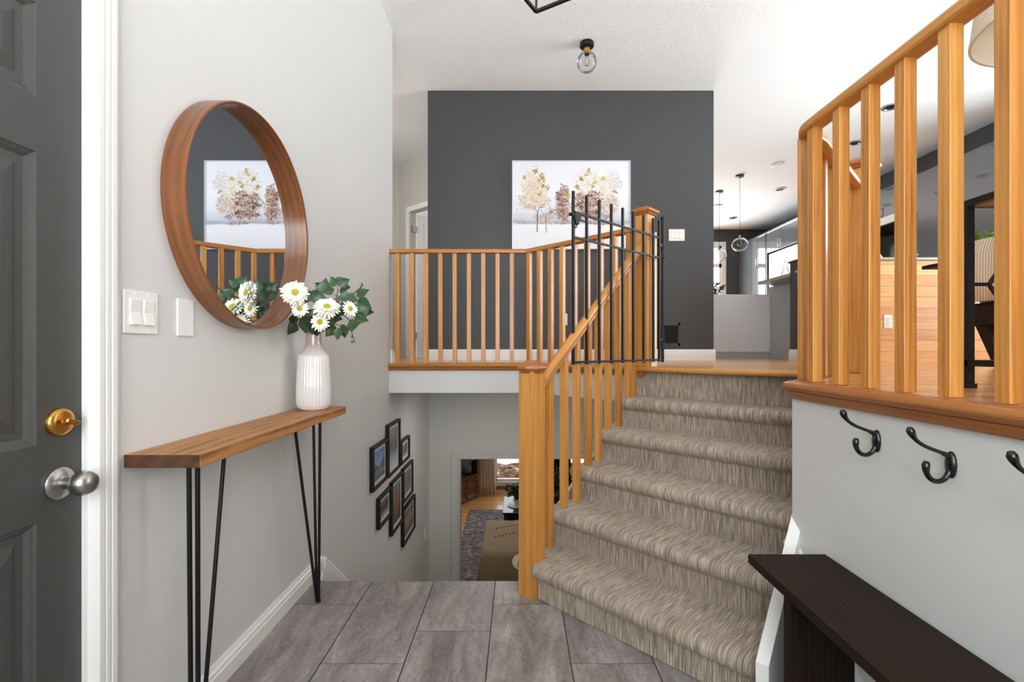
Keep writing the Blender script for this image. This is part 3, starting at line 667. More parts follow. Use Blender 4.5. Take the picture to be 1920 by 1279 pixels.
# ------------------------------------------------------------------ safety gate
ga = Vector((.286, 2.46, 0)); gb = Vector((.931, 3.049, 0)); GL = (gb - ga).length; gang = math.atan2(gb.y - ga.y, gb.x - ga.x)
zg0 = EYE - .083; GT = TR(ga.x, ga.y, 0, gang)
gt = thing('safety_gate', 'black metal safety gate swung open beside the upper newel post', 'gate', (ga + gb) / 2 + Vector((0, 0, zg0)))
nbar = 8; zt = zg0 + .905
for i in range(nbar):
    x = GL * i / nbar + (0 if i else 0); bm = nb(); h = .0065; box(bm, x - h, x + h, -h, h, zg0 + (.0 if i else 0), zt); obj('bar', bm, M['gate'], gt, M4=GT.copy(), bevel=.001)
bm = nb(); x = GL * .955; box(bm, x - .007, x + .007, -.007, .007, zg0, zt); obj('bar', bm, M['gate'], gt, M4=GT.copy(), bevel=.001)
for z in (zg0 + .012, zg0 + .665, zg0 + .795):
    bm = nb(); box(bm, 0, GL * .955, -.005, .005, z - .006, z + .006); obj('crossbar', bm, M['gate'], gt, M4=GT.copy(), bevel=.001)
bm = nb(); xp = GL + .0; cyl(bm, (xp, 0, zg0 - .004), (xp, 0, zt + .02), .010, n=16); cyl(bm, (xp, 0, zt + .014), (xp, 0, zt + .028), .014, .013, n=16)
obj('hinge_post', bm, M['gate'], gt, M4=GT.copy(), smooth=True)
for z in (zg0 + .135, zg0 + .74):
    bm = nb(); cyl(bm, (xp, 0, z - .02), (xp, 0, z + .02), .015, n=14); box(bm, xp - .05, xp, -.008, .008, z + .0, z + .016); obj('hinge', bm, M['gate'], gt, M4=GT.copy(), smooth=True)
bm = nb(); box(bm, .0, .05, -.012, .012, zg0 + .755, zg0 + .80); box(bm, .01, .035, -.012, .012, zg0 + .735, zg0 + .757)
tube(bm, [(.012, 0, zg0 + .74), (.012, 0, zg0 + .726), (.020, 0, zg0 + .716), (.028, 0, zg0 + .726), (.028, 0, zg0 + .74)], .003)
cyl(bm, (-.014, -.012, zg0 + .783), (-.014, .012, zg0 + .783), .009); box(bm, .06, .095, -.004, .004, zg0 + .76, zg0 + .767)
obj('latch', bm, M['gate'], gt, M4=GT.copy())
# pale filler board fixed to the newel, carries the gate
bm = nb(); box(bm, .0, .036, -.045, .045, 0, .86, T=TR(.86, 3.07, ZF + .002, R(-12)))
fb = tag(obj('filler_board', bm, M['shiplap'] if False else wood('pale_maple', srgb(206, 160, 108), srgb(232, 194, 146), srgb(244, 214, 172), us=2, vs_=18), bevel=.002), 'pale maple board fixed upright to the side of the upper newel post', 'board')
for z in (ZF + .115, ZF + .70): obj('bracket', box(nb(), .0, .05, -.02, -.005, z, z + .02, T=TR(.89, 3.05, 0, R(-5))), M['gate'], fb)

# ------------------------------------------------------------------ front door
def panel_door(w_, h_, panels, th=.04, d=.011):
    """front face towards -y; panels (x0,x1,z0,z1)"""
    bm = nb(); xs = sorted({0, w_} | {p[0] for p in panels} | {p[1] for p in panels}); zs = sorted({0, h_} | {p[2] for p in panels} | {p[3] for p in panels})
    for xa, xb in zip(xs, xs[1:]):
        for za, zb in zip(zs, zs[1:]):
            if any(p[0] <= xa and xb <= p[1] and p[2] <= za and zb <= p[3] for p in panels): continue
            bm.faces.new([bm.verts.new(q) for q in ((xa, 0, za), (xb, 0, za), (xb, 0, zb), (xa, 0, zb))])
    for x0, x1, z0, z1 in panels:
        rings = []
        for ins, dep in ((0, 0), (.004, .003), (.010, d * .5), (.018, d), (.034, d), (.06, .003), (.064, .002)):
            rings.append([bm.verts.new(q) for q in ((x0 + ins, dep, z0 + ins), (x1 - ins, dep, z0 + ins), (x1 - ins, dep, z1 - ins), (x0 + ins, dep, z1 - ins))])
        for a, b in zip(rings, rings[1:]):
            for i in range(4): bm.faces.new((a[i], a[(i + 1) % 4], b[(i + 1) % 4], b[i]))
        bm.faces.new(rings[-1])
    box(bm, 0, w_, th - .001, th, 0, h_); 
    for q in (((0, 0, 0), (0, th, 0), (0, th, h_), (0, 0, h_)), ((w_, 0, 0), (w_, 0, h_), (w_, th, h_), (w_, th, 0)), ((0, 0, h_), (0, th, h_), (w_, th, h_), (w_, 0, h_)), ((0, 0, 0), (w_, 0, 0), (w_, th, 0), (0, th, 0))):
        bm.faces.new([bm.verts.new(p) for p in q])
    bmesh.ops.remove_doubles(bm, verts=bm.verts[:], dist=.0001)
    return bm
d1 = thing('door_1', '', '', (-1.05, .68, 0), kind='structure')
PN = [(a, b, c, d) for a, b in ((.11, .40), (.508, .798)) for c, d in ((.20, .768), (.936, 1.577), (1.6945, 1.90))]
DT = TR(-1.05, .23, .005, R(90))                      # local x -> +Y, front (-y) -> +X
obj('door_slab', panel_door(.91, 2.06, PN), M['door'], d1, M4=DT.copy(), smooth=False)
def xcyl(bm, x, y, z, prof, n=28, sy=1):
    """turned piece along +X from the door"""
    T = Matrix.Translation((x, y, z)) @ Matrix.Rotation(R(90), 4, 'Y') @ Matrix.Scale(sy, 4, (0, 1, 0)); lathe(bm, prof, n=n, T=T); return bm
bm = nb(); xcyl(bm, -1.05, 1.078, .985, [(.032, 0), (.032, .006), (.029, .011), (.022, .014), (0, .0145)])
db = obj('deadbolt', bm, M['brass'], d1, smooth=True)
bm = nb(); T = Matrix.Translation((-1.036, 1.078, .985)) @ Matrix.Rotation(R(-20), 4, 'X'); box(bm, 0, .016, -.005, .005, -.006, .006, T=T); box(bm, .012, .022, -.017, .017, -.006, .006, T=T)
obj('thumb_turn', bm, M['brass'], db, bevel=.003)
bm = nb(); xcyl(bm, -1.05, 1.078, .845, [(.036, 0), (.036, .005), (.032, .010), (.020, .013), (.014, .016), (.0125, .032), (.016, .037), (.024, .042), (.028, .052), (.0275, .064), (.022, .074), (.012, .079), (0, .080)])
obj('door_knob', bm, M['nickel'], d1, smooth=True)
# fluted casing and jamb
bm = nb()
prof = [(-1.03, 1.205), (-1.019, 1.205), (-1.016, 1.199), (-1.013, 1.192), (-1.013, 1.180), (-1.017, 1.177), (-1.013, 1.173), (-1.013, 1.163), (-1.017, 1.160), (-1.013, 1.156), (-1.013, 1.143), (-1.018, 1.137), (-1.024, 1.132), (-1.03, 1.128)]
a = [bm.verts.new((x, y, 0)) for x, y in prof]; b = [bm.verts.new((x, y, 2.18)) for x, y in prof]; bm.faces.new(a); bm.faces.new(b[::-1])
for i in range(len(prof)): j = (i + 1) % len(prof); bm.faces.new((a[i], a[j], b[j], b[i]))
box(bm, -1.10, -1.03, 1.140, 1.1345, 0, 2.1); box(bm, -1.03, -1.014, .13, 1.205, 2.10, 2.18); box(bm, -1.03, -1.014, .13, .215, 0, 2.1)
struct('trim_11', bm, M['trim'])
bm = nb(); box(bm, -1.048, -1.028, 1.1405, 1.1445, .86, .92); struct('trim_12', bm, M['black'])
# hall door standing open in its frame
d2 = thing('door_2', '', '', (Th @ Vector((.29, .1, ZF))), kind='structure')
PN2 = [(a, b, c, d) for a, b in ((.09, .32), (.40, .63)) for c, d in ((.18, .76), (.92, 1.5), (1.6, 1.85))]
D2 = Th @ Matrix.Translation((.262, .10, ZF + .01)) @ Matrix.Rotation(R(62), 4, 'Z')
obj('door_slab', panel_door(.72, 1.96, PN2, .035), M['trim'], d2, M4=D2)
bm = nb()
for z in (.25, 1.72): box(bm, .255, .275, .03, .10, ZF + z, ZF + z + .09, T=Th)
obj('hinge', bm, M['nickel'], d2)
T = D2 @ Matrix.Translation((.66, 0, .93)) @ Matrix.Rotation(R(90), 4, 'X')
bm = nb(); lathe(bm, [(.028, 0), (.026, .008), (.012, .012), (.011, .03), (.024, .04), (.026, .052), (.015, .062), (0, .063)], n=20, T=T); obj('door_knob', bm, M['nickel'], d2, smooth=True)
struct('wall_bath', box(nb(), -2.6, .2, 8.3, 8.4, ZF, ZC), M['wall'])

# ------------------------------------------------------------------ mirror
YM, ZM, RM = 1.757, EYE + .473, .400
MT = Matrix.Translation((XL, YM, ZM)) @ Matrix.Rotation(R(90), 4, 'Y')       # local z -> +X
mr_ = thing('round_mirror', 'large round wall mirror in a deep walnut frame above the console table', 'mirror', (XL, YM, ZM - RM))
bm = nb(); n = 96; uvl = bm.loops.layers.uv.verify(); prof = [(RM, .0), (RM, .068), (RM - .003, .071), (RM - .007, .071), (RM - .010, .068), (RM - .010, .022), (RM - .010, 0)]
rings = []
for i in range(n):
    t = 2 * math.pi * i / n; rings.append([bm.verts.new((r * math.cos(t), r * math.sin(t), z)) for r, z in prof])
for i in range(n):
    a, b = rings[i], rings[(i + 1) % n]
    for j in range(len(prof) - 1):
        f = bm.faces.new((a[j], b[j], b[j + 1], a[j + 1])); c0 = RM * 2 * math.pi * i / n; c1 = RM * 2 * math.pi * (i + 1) / n
        for lp, q in zip(f.loops, ((c0, prof[j]), (c1, prof[j]), (c1, prof[j + 1]), (c0, prof[j + 1]))): lp[uvl].uv = (q[0], q[1][1] + (0 if j < 3 else .3))
obj('mirror_frame', bm, M['walnut'], mr_, M4=MT.copy(), smooth=True, keepuv=True)
bm = nb(); lathe(bm, [(RM - .0105, 0), (RM - .0105, .020), (0, .020)], n=96); obj('mirror_glass', bm, M['mirror'], mr_, M4=MT.copy())

# ------------------------------------------------------------------ wall plates beside the door
def plate(name, label, cat, T, w_, h_, kind, group=None):
    """plate drawn in local x (width) z (height), front towards -y"""
    t = thing(name, label, cat, T.translation, group=group)
    bm = nb(); box(bm, -w_ / 2, w_ / 2, -.006, 0, -h_ / 2, h_ / 2); obj('cover_plate', bm, M['plastic'], t, M4=T.copy(), bevel=.003)
    if kind in ('rocker2', 'rocker3'):
        nn = 2 if kind == 'rocker2' else 3
        for i in range(nn):
            cx = (i - (nn - 1) / 2) * .046; bm = nb()
            extrude(bm, [(-.006, -.033), (-.0135, -.033), (-.007, .0), (-.0105, .033), (-.006, .033)], cx - .0165, cx + .0165); obj('rocker', bm, M['plastic'], t, M4=T.copy(), grain=(1, 0, 0))
            bm = nb(); box(bm, cx - .0185, cx + .0185, -.0068, -.006, -.036, .036); obj('rocker_surround', bm, M['plastic'], t, M4=T.copy())
    if kind == 'outlet':
        for z in (-.02, .02):
            bm = nb(); cyl(bm, (0, -.006, z), (0, -.009, z), .016, n=18); s = obj('socket', bm, M['plastic'], t, M4=T.copy())
            bm = nb(); box(bm, -.007, -.005, -.0095, -.009, z - .004, z + .005); box(bm, .005, .007, -.0095, -.009, z - .004, z + .005); obj('slot', bm, M['black'], s, M4=T.copy())
    if kind != 'blank':
        n2 = {'rocker2': (-.023, .023), 'rocker3': (-.046, 0, .046)}.get(kind, (0,))
        for cx in n2:
            for z in ((-.048, .048) if kind != 'outlet' else (0,)): obj('screw', cyl(nb(), (cx, -.006, z), (cx, -.0072, z), .003, n=8), M['plastic'], t, M4=T.copy())
    return t
LW = lambda y, z: Matrix.Translation((XL, y, z)) @ Matrix.Rotation(R(90), 4, 'Z')
plate('light_switch', 'white double rocker light switch plate next to the front door', 'light switch', LW(1.284, EYE + .098), .118, .116, 'rocker2')
plate('blank_plate', 'white blank wall plate below the left side of the round mirror', 'wall plate', LW(1.455, EYE + .095), .072, .114, 'blank')
CW = lambda x, z, y=4.76: Matrix.Translation((x, y, z))
plate('light_switch', 'white triple rocker switch plate on the charcoal wall right of the gate', 'light switch', CW(1.595, EYE + 1.146), .160, .118, 'rocker3')
plate('wall_outlet', 'white outlet low on the charcoal wall behind the railing balusters', 'outlet', CW(.458, EYE + .295), .072, .116, 'outlet')
plate('wall_outlet', 'white outlet on the pale pine boards of the kitchen peninsula', 'outlet', CW(3.185, EYE + .235, 4.07), .072, .116, 'outlet')
plate('wall_plate', 'white wall plate low on the stairwell wall past the photo frames', 'wall plate', LW(5.22, EYE - 2.04), .075, .12, 'blank')
# vent
vt = thing('return_air_vent', 'dark grey return air vent low on the charcoal wall behind the gate', 'vent', (1.54, 4.76, EYE + .04))
bm = nb(); 
for x0, x1, z0, z1 in ((1.40, 1.63, .03, .055), (1.40, 1.63, .235, .26), (1.40, 1.42, .03, .26), (1.61, 1.63, .03, .26)): box(bm, x0, x1, 4.752, 4.76, EYE + z0, EYE + z1)
obj('vent_frame', bm, M['dark_wall'], vt)
bm = nb()
for i in range(13): box(bm, 1.42, 1.61, 4.750, 4.758, EYE + .058 + .0138 * i, EYE + .064 + .0138 * i)
box(bm, 1.42, 1.61, 4.7585, 4.76, EYE + .05, EYE + .24)
obj('louvre', bm, M['black'], vt)

# ------------------------------------------------------------------ console table
ct = thing('console_table', 'narrow wooden console table on black hairpin legs against the left wall', 'table', (-.93, 1.75, 0))
ZS = EYE - .276; bm = nb(); box(bm, XL + .002, -.829, 1.229, 2.27, ZS - .035, ZS)
tp = obj('tabletop', bm, [M['shelf'], M['shelf_end']], ct, grain=(0, 1, 0), bevel=.0025)
for p in tp.data.polygons:
    if abs(p.normal.y) > .9: p.material_index = 1
def hairpin(foot, tops, ang):
    foot = Vector(foot)
    lg = thing_leg = None
    bm = nb(); r = .0064
    f1 = foot + Vector((0, 0, r))
    ends = []
    for k, t in enumerate(tops):
        t = Vector(t); a = f1 + (Vector((t.x, t.y, 0)) - Vector((foot.x, foot.y, 0))).normalized() * .024 + Vector((0, 0, .045)); ends.append((t, a))
    # two rods bent round the foot and a third joined to them
    tube(bm, [ends[0][0], ends[0][1], *[f1 + (ends[0][1] - f1) * q + Vector((0, 0, -e)) for q, e in ((.85, .012), (.6, .018), (.3, .0115))], f1, *[f1 + (ends[1][1] - f1) * q + Vector((0, 0, -e)) for q, e in ((.3, .0115), (.6, .018), (.85, .012))], ends[1][1], ends[1][0]], r)
    tube(bm, [ends[2][0], ends[2][1], *[f1 + (ends[2][1] - f1) * q + Vector((0, 0, -e)) for q, e in ((.85, .012), (.6, .018), (.3, .0115))], f1 + Vector((0, 0, .001))], r)
    lg = obj('leg', bm, M['black'], ct, smooth=True)
    bm = nb(); cx = sum(t[0] for t in tops) / 3; cy = sum(t[1] for t in tops) / 3
    prism(bm, [(cx + (t[0] - cx) * 1.15, cy + (t[1] - cy) * 1.12) for t in tops], ZS - .0385, ZS - .0352); obj('mounting_plate', bm, M['black'], lg)
    bm = nb(); cyl(bm, (foot.x, foot.y, 0), (foot.x, foot.y, .012), .011, .009, n=14); obj('foot_pad', bm, M['black'], lg)
zt_ = ZS - .0365
hairpin((-.911, 2.15, 0), [(-.925, 1.95, zt_), (-.952, 2.192, zt_), (-.87, 2.07, zt_)], 0)
hairpin((-.911, 1.345, 0), [(-.963, 1.55, zt_), (-.918, 1.315, zt_), (-.887, 1.305, zt_)], 0)

# ------------------------------------------------------------------ vase and flowers
VX, VY = -.930, 2.145
prof = [(0, 0), (.052, 0), (.062, .006), (.070, .022), (.0735, .045), (.073, .10), (.070, .17), (.067, .225), (.064, .243), (.055, .258), (.043, .275), (.036, .292), (.033, .31), (.0325, .352), (.034, .358), (.030, .357), (.029, .30), (.03, .28), (.0, .27)]
fine = []
for (r0, z0), (r1, z1) in zip(prof, prof[1:]):
    for k in range(3): fine.append((r0 + (r1 - r0) * k / 3, z0 + (z1 - z0) * k / 3))
fine.append(prof[-1])
bm = nb(); lathe(bm, fine, n=144, mod=lambda t, z: 1 + (.022 * math.cos(36 * t) if .01 < z < .25 else 0))
tag(obj('vase', bm, M['vase'], M4=Matrix.Translation((VX, VY, ZS)), smooth='all'), 'ribbed off-white ceramic vase with a taupe neck standing on the console table', 'vase')
NECK = Vector((VX, VY, ZS + .33))
def PX(px, py, Y): return Vector(((px - 972) / 885 * Y, Y, EYE - (py - 654) / 885 * Y))
def daisy(pos, face, rad, npet, layers, label):
    pos = Vector(pos); t = thing('daisy', label, 'flower', pos, group='cream daisies in the ribbed vase'); f = Vector(face).normalized()
    q = f.to_track_quat('Z', 'Y').to_matrix().to_4x4(); T = Matrix.Translation(pos) @ q
    bm = nb()
    for ly in range(layers):
        for i in range(npet):
            a = 2 * math.pi * (i + .5 * ly + random.uniform(-.2, .2)) / npet; L_ = rad * random.uniform(.85, 1.05) * (1 - .14 * ly); ww = rad * .085
            lift = .12 + .26 * ly + random.uniform(-.06, .08)
            Rz = Matrix.Rotation(a, 4, 'Z'); prev = None
            for s, wd in ((.15, .5), (.4, 1), (.7, 1.25), (.9, .9), (1.0, .25)):
                x = L_ * s; z = x * lift - (x * x / L_) * .25
                cur = [bm.verts.new(T @ Rz @ Vector((x, -ww * wd, z + .0015))), bm.verts.new(T @ Rz @ Vector((x, 0, z - .001))), bm.verts.new(T @ Rz @ Vector((x, ww * wd, z + .0015)))]
                if prev: bm.faces.new((prev[0], cur[0], cur[1], prev[1])); bm.faces.new((prev[1], cur[1], cur[2], prev[2]))
                prev = cur
    obj('petals', bm, M['petal'], t, smooth='all')
    bm = nb(); lathe(bm, [(rad * .25, -.002), (rad * .29, rad * .08), (rad * .24, rad * .18), (rad * .12, rad * .24), (0, rad * .24)], n=20, T=T); obj('flower_centre', bm, M['pollen'], t, smooth='all')
    mid = (pos + NECK) / 2 + Vector((0, .01, -.01)); bm = nb(); end = NECK + (pos - NECK) * .02
    tube(bm, [pos - f * .002, pos - f * .02, mid, end, NECK + Vector((0, 0, -.03))], .002, n=6); obj('stem', bm, M['leaf_dark'], t)
daisy(PX(553, 549, 1.93), (.5, -.85, .15), .057, 26, 3, 'largest cream daisy, left of the bunch against the mirror frame')
daisy(PX(562, 579, 1.96), (.25, -1, .1), .038, 17, 2, 'small cream daisy just under the largest daisy')
daisy(PX(613, 577, 2.00), (.3, -.8, .75), .060, 22, 3, 'mid-sized cream daisy at the centre of the ivy')
daisy(PX(600, 604, 2.00), (.05, -1, .15), .043, 18, 2, 'small cream daisy low above the vase neck')
daisy(PX(656, 579, 2.00), (.85, -.6, .2), .040, 16, 2, 'half-turned cream daisy at the right of the bunch')
def leaf(bm, p, d, nrm, L_, wd):
    d = Vector(d).normalized(); s = d.cross(Vector(nrm)).normalized(); up = s.cross(d)
    out = [(0, 0), (.12, .55), (.35, 1.0), (.6, .72), (.82, .3), (1, 0)]
    c = [bm.verts.new(p + d * L_ * t + up * (-.12 * L_ * math.sin(t * 3) + .0)) for t, _ in out]
    for sg in (1, -1):
        e = [bm.verts.new(p + d * L_ * t + s * sg * wd * k * .5 + up * (.06 * L_ * k)) for t, k in out[1:-1]]
        e = [c[0]] + e + [c[-1]]
        for i in range(5):
            vs_ = [c[i], c[i + 1], e[i + 1], e[i]]; u_ = []
            for v in vs_:
                if v not in u_: u_.append(v)
            if len(u_) > 2: bm.faces.new(u_)
rnd = random.Random(11)
def sprig(pts, leaves, label, matl):
    pts = [Vector(p) for p in pts]; t = thing('ivy_sprig', label, 'leafy stem', pts[0], group='ivy sprigs in the ribbed vase')
    bm = nb(); tube(bm, [NECK + Vector((0, 0, -.03))] + pts, [.002] * (len(pts)) + [.001], n=6); obj('stem', bm, M['stem'], t)
    bm = nb()
    for (p, d, L_) in leaves: leaf(bm, Vector(p), d, (rnd.uniform(-.5, .5), -1, rnd.uniform(-.3, .5)), L_ * 1.22, L_ * rnd.uniform(.9, 1.15))
    obj('leaves', bm, matl, t, smooth='all')
def lf(px, py, dx, dy, L_, Y=2.08): return (PX(px, py, Y + rnd.uniform(-.05, .05)), (dx, rnd.uniform(-.5, .2), -dy), L_)
sprig([PX(590, 590, 2.12), PX(596, 560, 2.1), PX(604, 540, 2.1)], [lf(594, 566, .4, .6, .06), lf(603, 556, -.9, -.1, .06), lf(590, 575, .2, 1, .06), lf(585, 562, -.6, -.3, .06), lf(606, 552, .15, -1, .062), lf(612, 560, -1, .1, .06), lf(598, 572, 1, .1, .06), lf(588, 585, -.9, .2, .055), lf(610, 548, -.6, -.5, .06)], 'upright ivy sprig rising behind the middle daisy', M['leaf'])
sprig([PX(600, 585, 2.12), PX(628, 566, 2.1), PX(634, 545, 2.1), PX(631, 533, 2.1)], [lf(628, 538, -.3, -.7, .045), lf(633, 536, 1, -.6, .05), lf(637, 543, 1, -.1, .055), lf(627, 542, -.8, .3, .045), lf(626, 530, .8, -.3, .05)], 'ivy sprig with the topmost leaves above the bunch', M['leaf'])
sprig([PX(602, 590, 2.12), PX(640, 560, 2.1), PX(665, 549, 2.08), PX(678, 536, 2.08)], [lf(640, 566, .6, .8, .05), lf(636, 572, -.4, 1, .05), lf(648, 572, 1, .1, .045), lf(645, 558, .8, .2, .06), lf(662, 556, -1, .2, .06), lf(668, 556, .9, -.5, .055), lf(670, 562, .8, .5, .06), lf(676, 575, .3, .8, .055), lf(672, 583, 1, .1, .06), lf(664, 590, .8, .4, .055), lf(655, 565, .1, 1, .055)], 'long ivy sprig arching out to the right', M['leaf'])
sprig([PX(602, 600, 2.1), PX(625, 606, 2.06), PX(640, 612, 2.05), PX(652, 614, 2.05)], [lf(630, 612, -.7, .7, .055), lf(636, 614, .0, 1, .05), lf(646, 612, .2, 1, .05), lf(650, 614, 1, -.3, .055), lf(622, 606, -.2, 1, .05), lf(640, 608, .5, .8, .045)], 'low ivy sprig drooping right of the vase neck', M['leaf'])
sprig([PX(585, 600, 2.1), PX(570, 596, 2.06), PX(556, 602, 2.05), PX(548, 612, 2.05)], [lf(560, 598, -1, .2, .045), lf(556, 606, -.5, 1, .055), lf(572, 596, .1, 1, .06), lf(583, 600, .2, .9, .06), lf(592, 608, .3, .8, .055), lf(565, 592, .6, .8, .05), lf(580, 590, .3, 1, .06), lf(592, 596, -.6, .8, .055)], 'dark ivy sprig hanging left of the vase neck', M['leaf_dark'])
sprig([PX(600, 590, 2.12), PX(635, 584, 2.1), PX(655, 600, 2.08), PX(660, 625, 2.08), PX(667, 646, 2.08)], [lf(620, 575, .7, -.2, .055), lf(630, 580, .9, .3, .055), lf(612, 590, .6, .8, .05), lf(618, 596, .9, .1, .05), lf(660, 598, .3, 1, .014), lf(658, 630, 1, .4, .014), lf(664, 640, -1, .3, .014)], 'thin bare ivy twig trailing downwards at the right', M['leaf'])
bm = nb(); tube(bm, [NECK, PX(640, 570, 2.1), PX(662, 552, 2.09), PX(677, 540, 2.08), PX(679, 532, 2.08)], .0015, n=5); tube(bm, [PX(640, 570, 2.1), PX(646, 562, 2.1), PX(627, 552, 2.1)], .0013, n=5)
for p in ((672, 545), (676, 541), (678, 534), (680, 537)): tube(bm, [PX(p[0] - 1, p[1] + 1, 2.08), PX(p[0], p[1] - 1, 2.08), PX(p[0] + 1, p[1] - 4, 2.08)], [.001, .003, .0005], n=6)
tag(obj('budding_twig', bm, M['stem']), 'bare brown twig with small buds pointing up right from the vase', 'twig')

# ------------------------------------------------------------------ photo frames on the stairwell wall
FR = [((3.262, 3.628), (-.685, -.995), 'photo frame with a blue mountain lake picture, nearest the foyer', (90, 140, 200), (150, 160, 176), (92, 104, 118)),
      ((3.648, 4.015), (-.592, -1.003), 'topmost photo frame holding a tall grey misty picture', (150, 120, 100), (78, 78, 84), (190, 190, 188)),
      ((4.05, 4.362), (-.795, -1.003), 'small photo frame at the upper right of the cluster', (120, 120, 122), (86, 86, 88), (130, 130, 130)),
      ((4.13, 4.50), (-1.055, -1.362), 'photo frame right of centre with a plain grey picture', (110, 108, 106), (92, 92, 94), (120, 120, 120)),
      ((3.75, 4.118), (-1.068, -1.492), 'tall photo frame at the centre with a reddish brown picture', (120, 116, 112), (140, 80, 60), (70, 52, 46)),
      ((3.41, 3.735), (-1.085, -1.31), 'small photo frame at the lower left with a dark busy picture', (110, 106, 96), (50, 52, 46), (150, 148, 142)),
      ((4.13, 4.60), (-1.415, -1.738), 'lowest photo frame of the cluster with a dusky orange picture', (90, 84, 88), (150, 104, 76), (60, 54, 52))]
for i, ((y0, y1), (zt1, zb1), lab, c1, c2, c3) in enumerate(FR):
    z1, z0 = EYE + zt1, EYE + zb1; f = thing('photo_frame', lab, 'picture frame', (XL, (y0 + y1) / 2, z0), group='black photo frames on the stairwell wall'); bd = .02
    bm = nb()
    for ya, yb, za, zb_ in ((y0, y0 + bd, z0, z1), (y1 - bd, y1, z0, z1), (y0 + bd, y1 - bd, z0, z0 + bd), (y0 + bd, y1 - bd, z1 - bd, z1)): box(bm, XL + .001, XL + .03, ya, yb, za, zb_)
    obj('frame', bm, M['black'], f)
    obj('mat_board', box(nb(), XL + .001, XL + .014, y0 + bd, y1 - bd, z0 + bd, z1 - bd), M['paper'], f)
    m_ = .032 + bd; obj('photograph', box(nb(), XL + .0142, XL + .0155, y0 + m_, y1 - m_, z0 + m_, z1 - m_), photo_mat('framed_picture_%d' % i, c1, c2, c3), f)
    if i == 0:
        bm = nb(); ym = (y0 + y1) / 2; zz = z1 - m_; x_ = XL + .0162; hh = (z1 - z0)
        for poly in (((y0 + m_, zz - .07), (ym + .01, zz - .135), (y0 + m_, zz - .16)), ((y1 - m_, zz - .06), (y1 - m_, zz - .15), (ym - .01, zz - .13))): bm.faces.new([bm.verts.new((x_, a, b)) for a, b in poly])
        obj('mountain', bm, plain('slate_mountain_print', srgb(96, 104, 112), .5), f)

# ------------------------------------------------------------------ painting
pt = thing('landscape_painting', 'large painting of autumn trees in snow on the charcoal wall', 'painting', (.53, 4.75, EYE + .997))
px0, px1, pz0, pz1 = -.064, 1.122, EYE + .995, EYE + 1.883
bm = nb(); b_ = .009
for x0, x1, z0, z1 in ((px0, px0 + b_, pz0, pz1), (px1 - b_, px1, pz0, pz1), (px0 + b_, px1 - b_, pz0, pz0 + b_), (px0 + b_, px1 - b_, pz1 - b_, pz1)): box(bm, x0, x1, 4.716, 4.758, z0, z1)
obj('frame', bm, M['frame_silver'], pt)
obj('canvas', box(nb(), px0 + b_, px1 - b_, 4.722, 4.757, pz0 + b_, pz1 - b_), M['canvas'], pt)
bm = nb(); cl = bm.verts.layers.float_color.new('paint'); rp = random.Random(3); PWd = px1 - px0; PHt = pz1 - pz0; depth = [0]
def pp(u, v): return (px0 + PWd * (u - 130) / 1420, pz1 - PHt * (v - 130) / 1060)   # picture grid to wall
def dab(u, v, s, col, el=1.0, ang=None):
    x, z = pp(u, v); a = rp.uniform(0, math.pi) if ang is None else ang; depth[0] += 1; y = 4.7218 - depth[0] * 3e-7
    vs_ = []
    k = 7
    for i in range(k):
        t = 2 * math.pi * i / k; r = s * rp.uniform(.55, 1.1); dx = math.cos(t) * r * el; dz = math.sin(t) * r
        v_ = bm.verts.new((x + dx * math.cos(a) - dz * math.sin(a), y, z + dx * math.sin(a) + dz * math.cos(a))); v_[cl] = srgb(*[max(0, min(255, c)) for c in col]); vs_.append(v_)
    bm.faces.new(vs_)
def crown(cu, cv, ru, rv, cols, n_, s=.011):
    if s == .011 and n_ > 150:
        for _ in range(70):
            t = rp.uniform(0, 6.28); q = rp.uniform(0, 1) ** .5; c = rp.choice(cols); dab(cu + q * ru * math.cos(t), cv + q * rv * math.sin(t), .02, [(x * .35 + 232 * .65) for x in c], 1.3)
    if s == .011: s = .0085; n_ = int(n_ * 1.5)
    for _ in range(n_):
        while True:
            a, b = rp.gauss(0, .48), rp.gauss(0, .48); th = math.atan2(b, a)
            if math.hypot(a, b) < 1.02 + .18 * math.sin(3 * th + cu) + .14 * math.sin(7 * th + cv): break
        c = rp.choice(cols); j = rp.randint(-12, 12); dab(cu + a * ru, cv + b * rv, s * rp.uniform(.4, 1.25), (c[0] + j, c[1] + j, c[2] + j), rp.uniform(1, 1.9))
P_ = [(238, 234, 228), (228, 218, 204), (232, 226, 218), (216, 204, 188), (238, 238, 240)]
G_ = [(196, 164, 96), (216, 194, 136), (160, 128, 78)]; Mv = [(150, 118, 110), (176, 146, 134), (128, 92, 84), (196, 170, 156)]; Dk = [(110, 76, 60), (96, 68, 64), (140, 104, 60)]
crown(600, 780, 70, 110, [(196, 186, 190), (206, 196, 198), (186, 172, 176)], 120); crown(480, 820, 110, 60, [(206, 190, 182), (196, 182, 180)], 90)
crown(390, 400, 160, 190, P_, 420); crown(390, 600, 190, 140, [(214, 190, 160), (206, 180, 150), (226, 208, 186), (196, 176, 156)], 340); crown(400, 500, 150, 170, [(226, 208, 176), (216, 196, 166)], 160)
crown(1040, 420, 160, 190, P_, 340); crown(1240, 430, 150, 160, P_ + [(230, 222, 190)], 340); crown(1370, 400, 90, 130, [(212, 208, 214), (224, 220, 224)], 150)
crown(1300, 660, 110, 120, [(206, 184, 168), (222, 204, 186), (190, 170, 160)], 200); crown(1060, 640, 180, 150, Mv + [(206, 178, 150)], 460); crown(1050, 760, 170, 80, Mv, 220)
crown(745, 600, 80, 170, Mv, 320); crown(740, 740, 95, 110, Mv, 180); crown(780, 560, 45, 60, [(214, 190, 150), (196, 166, 130)], 22)
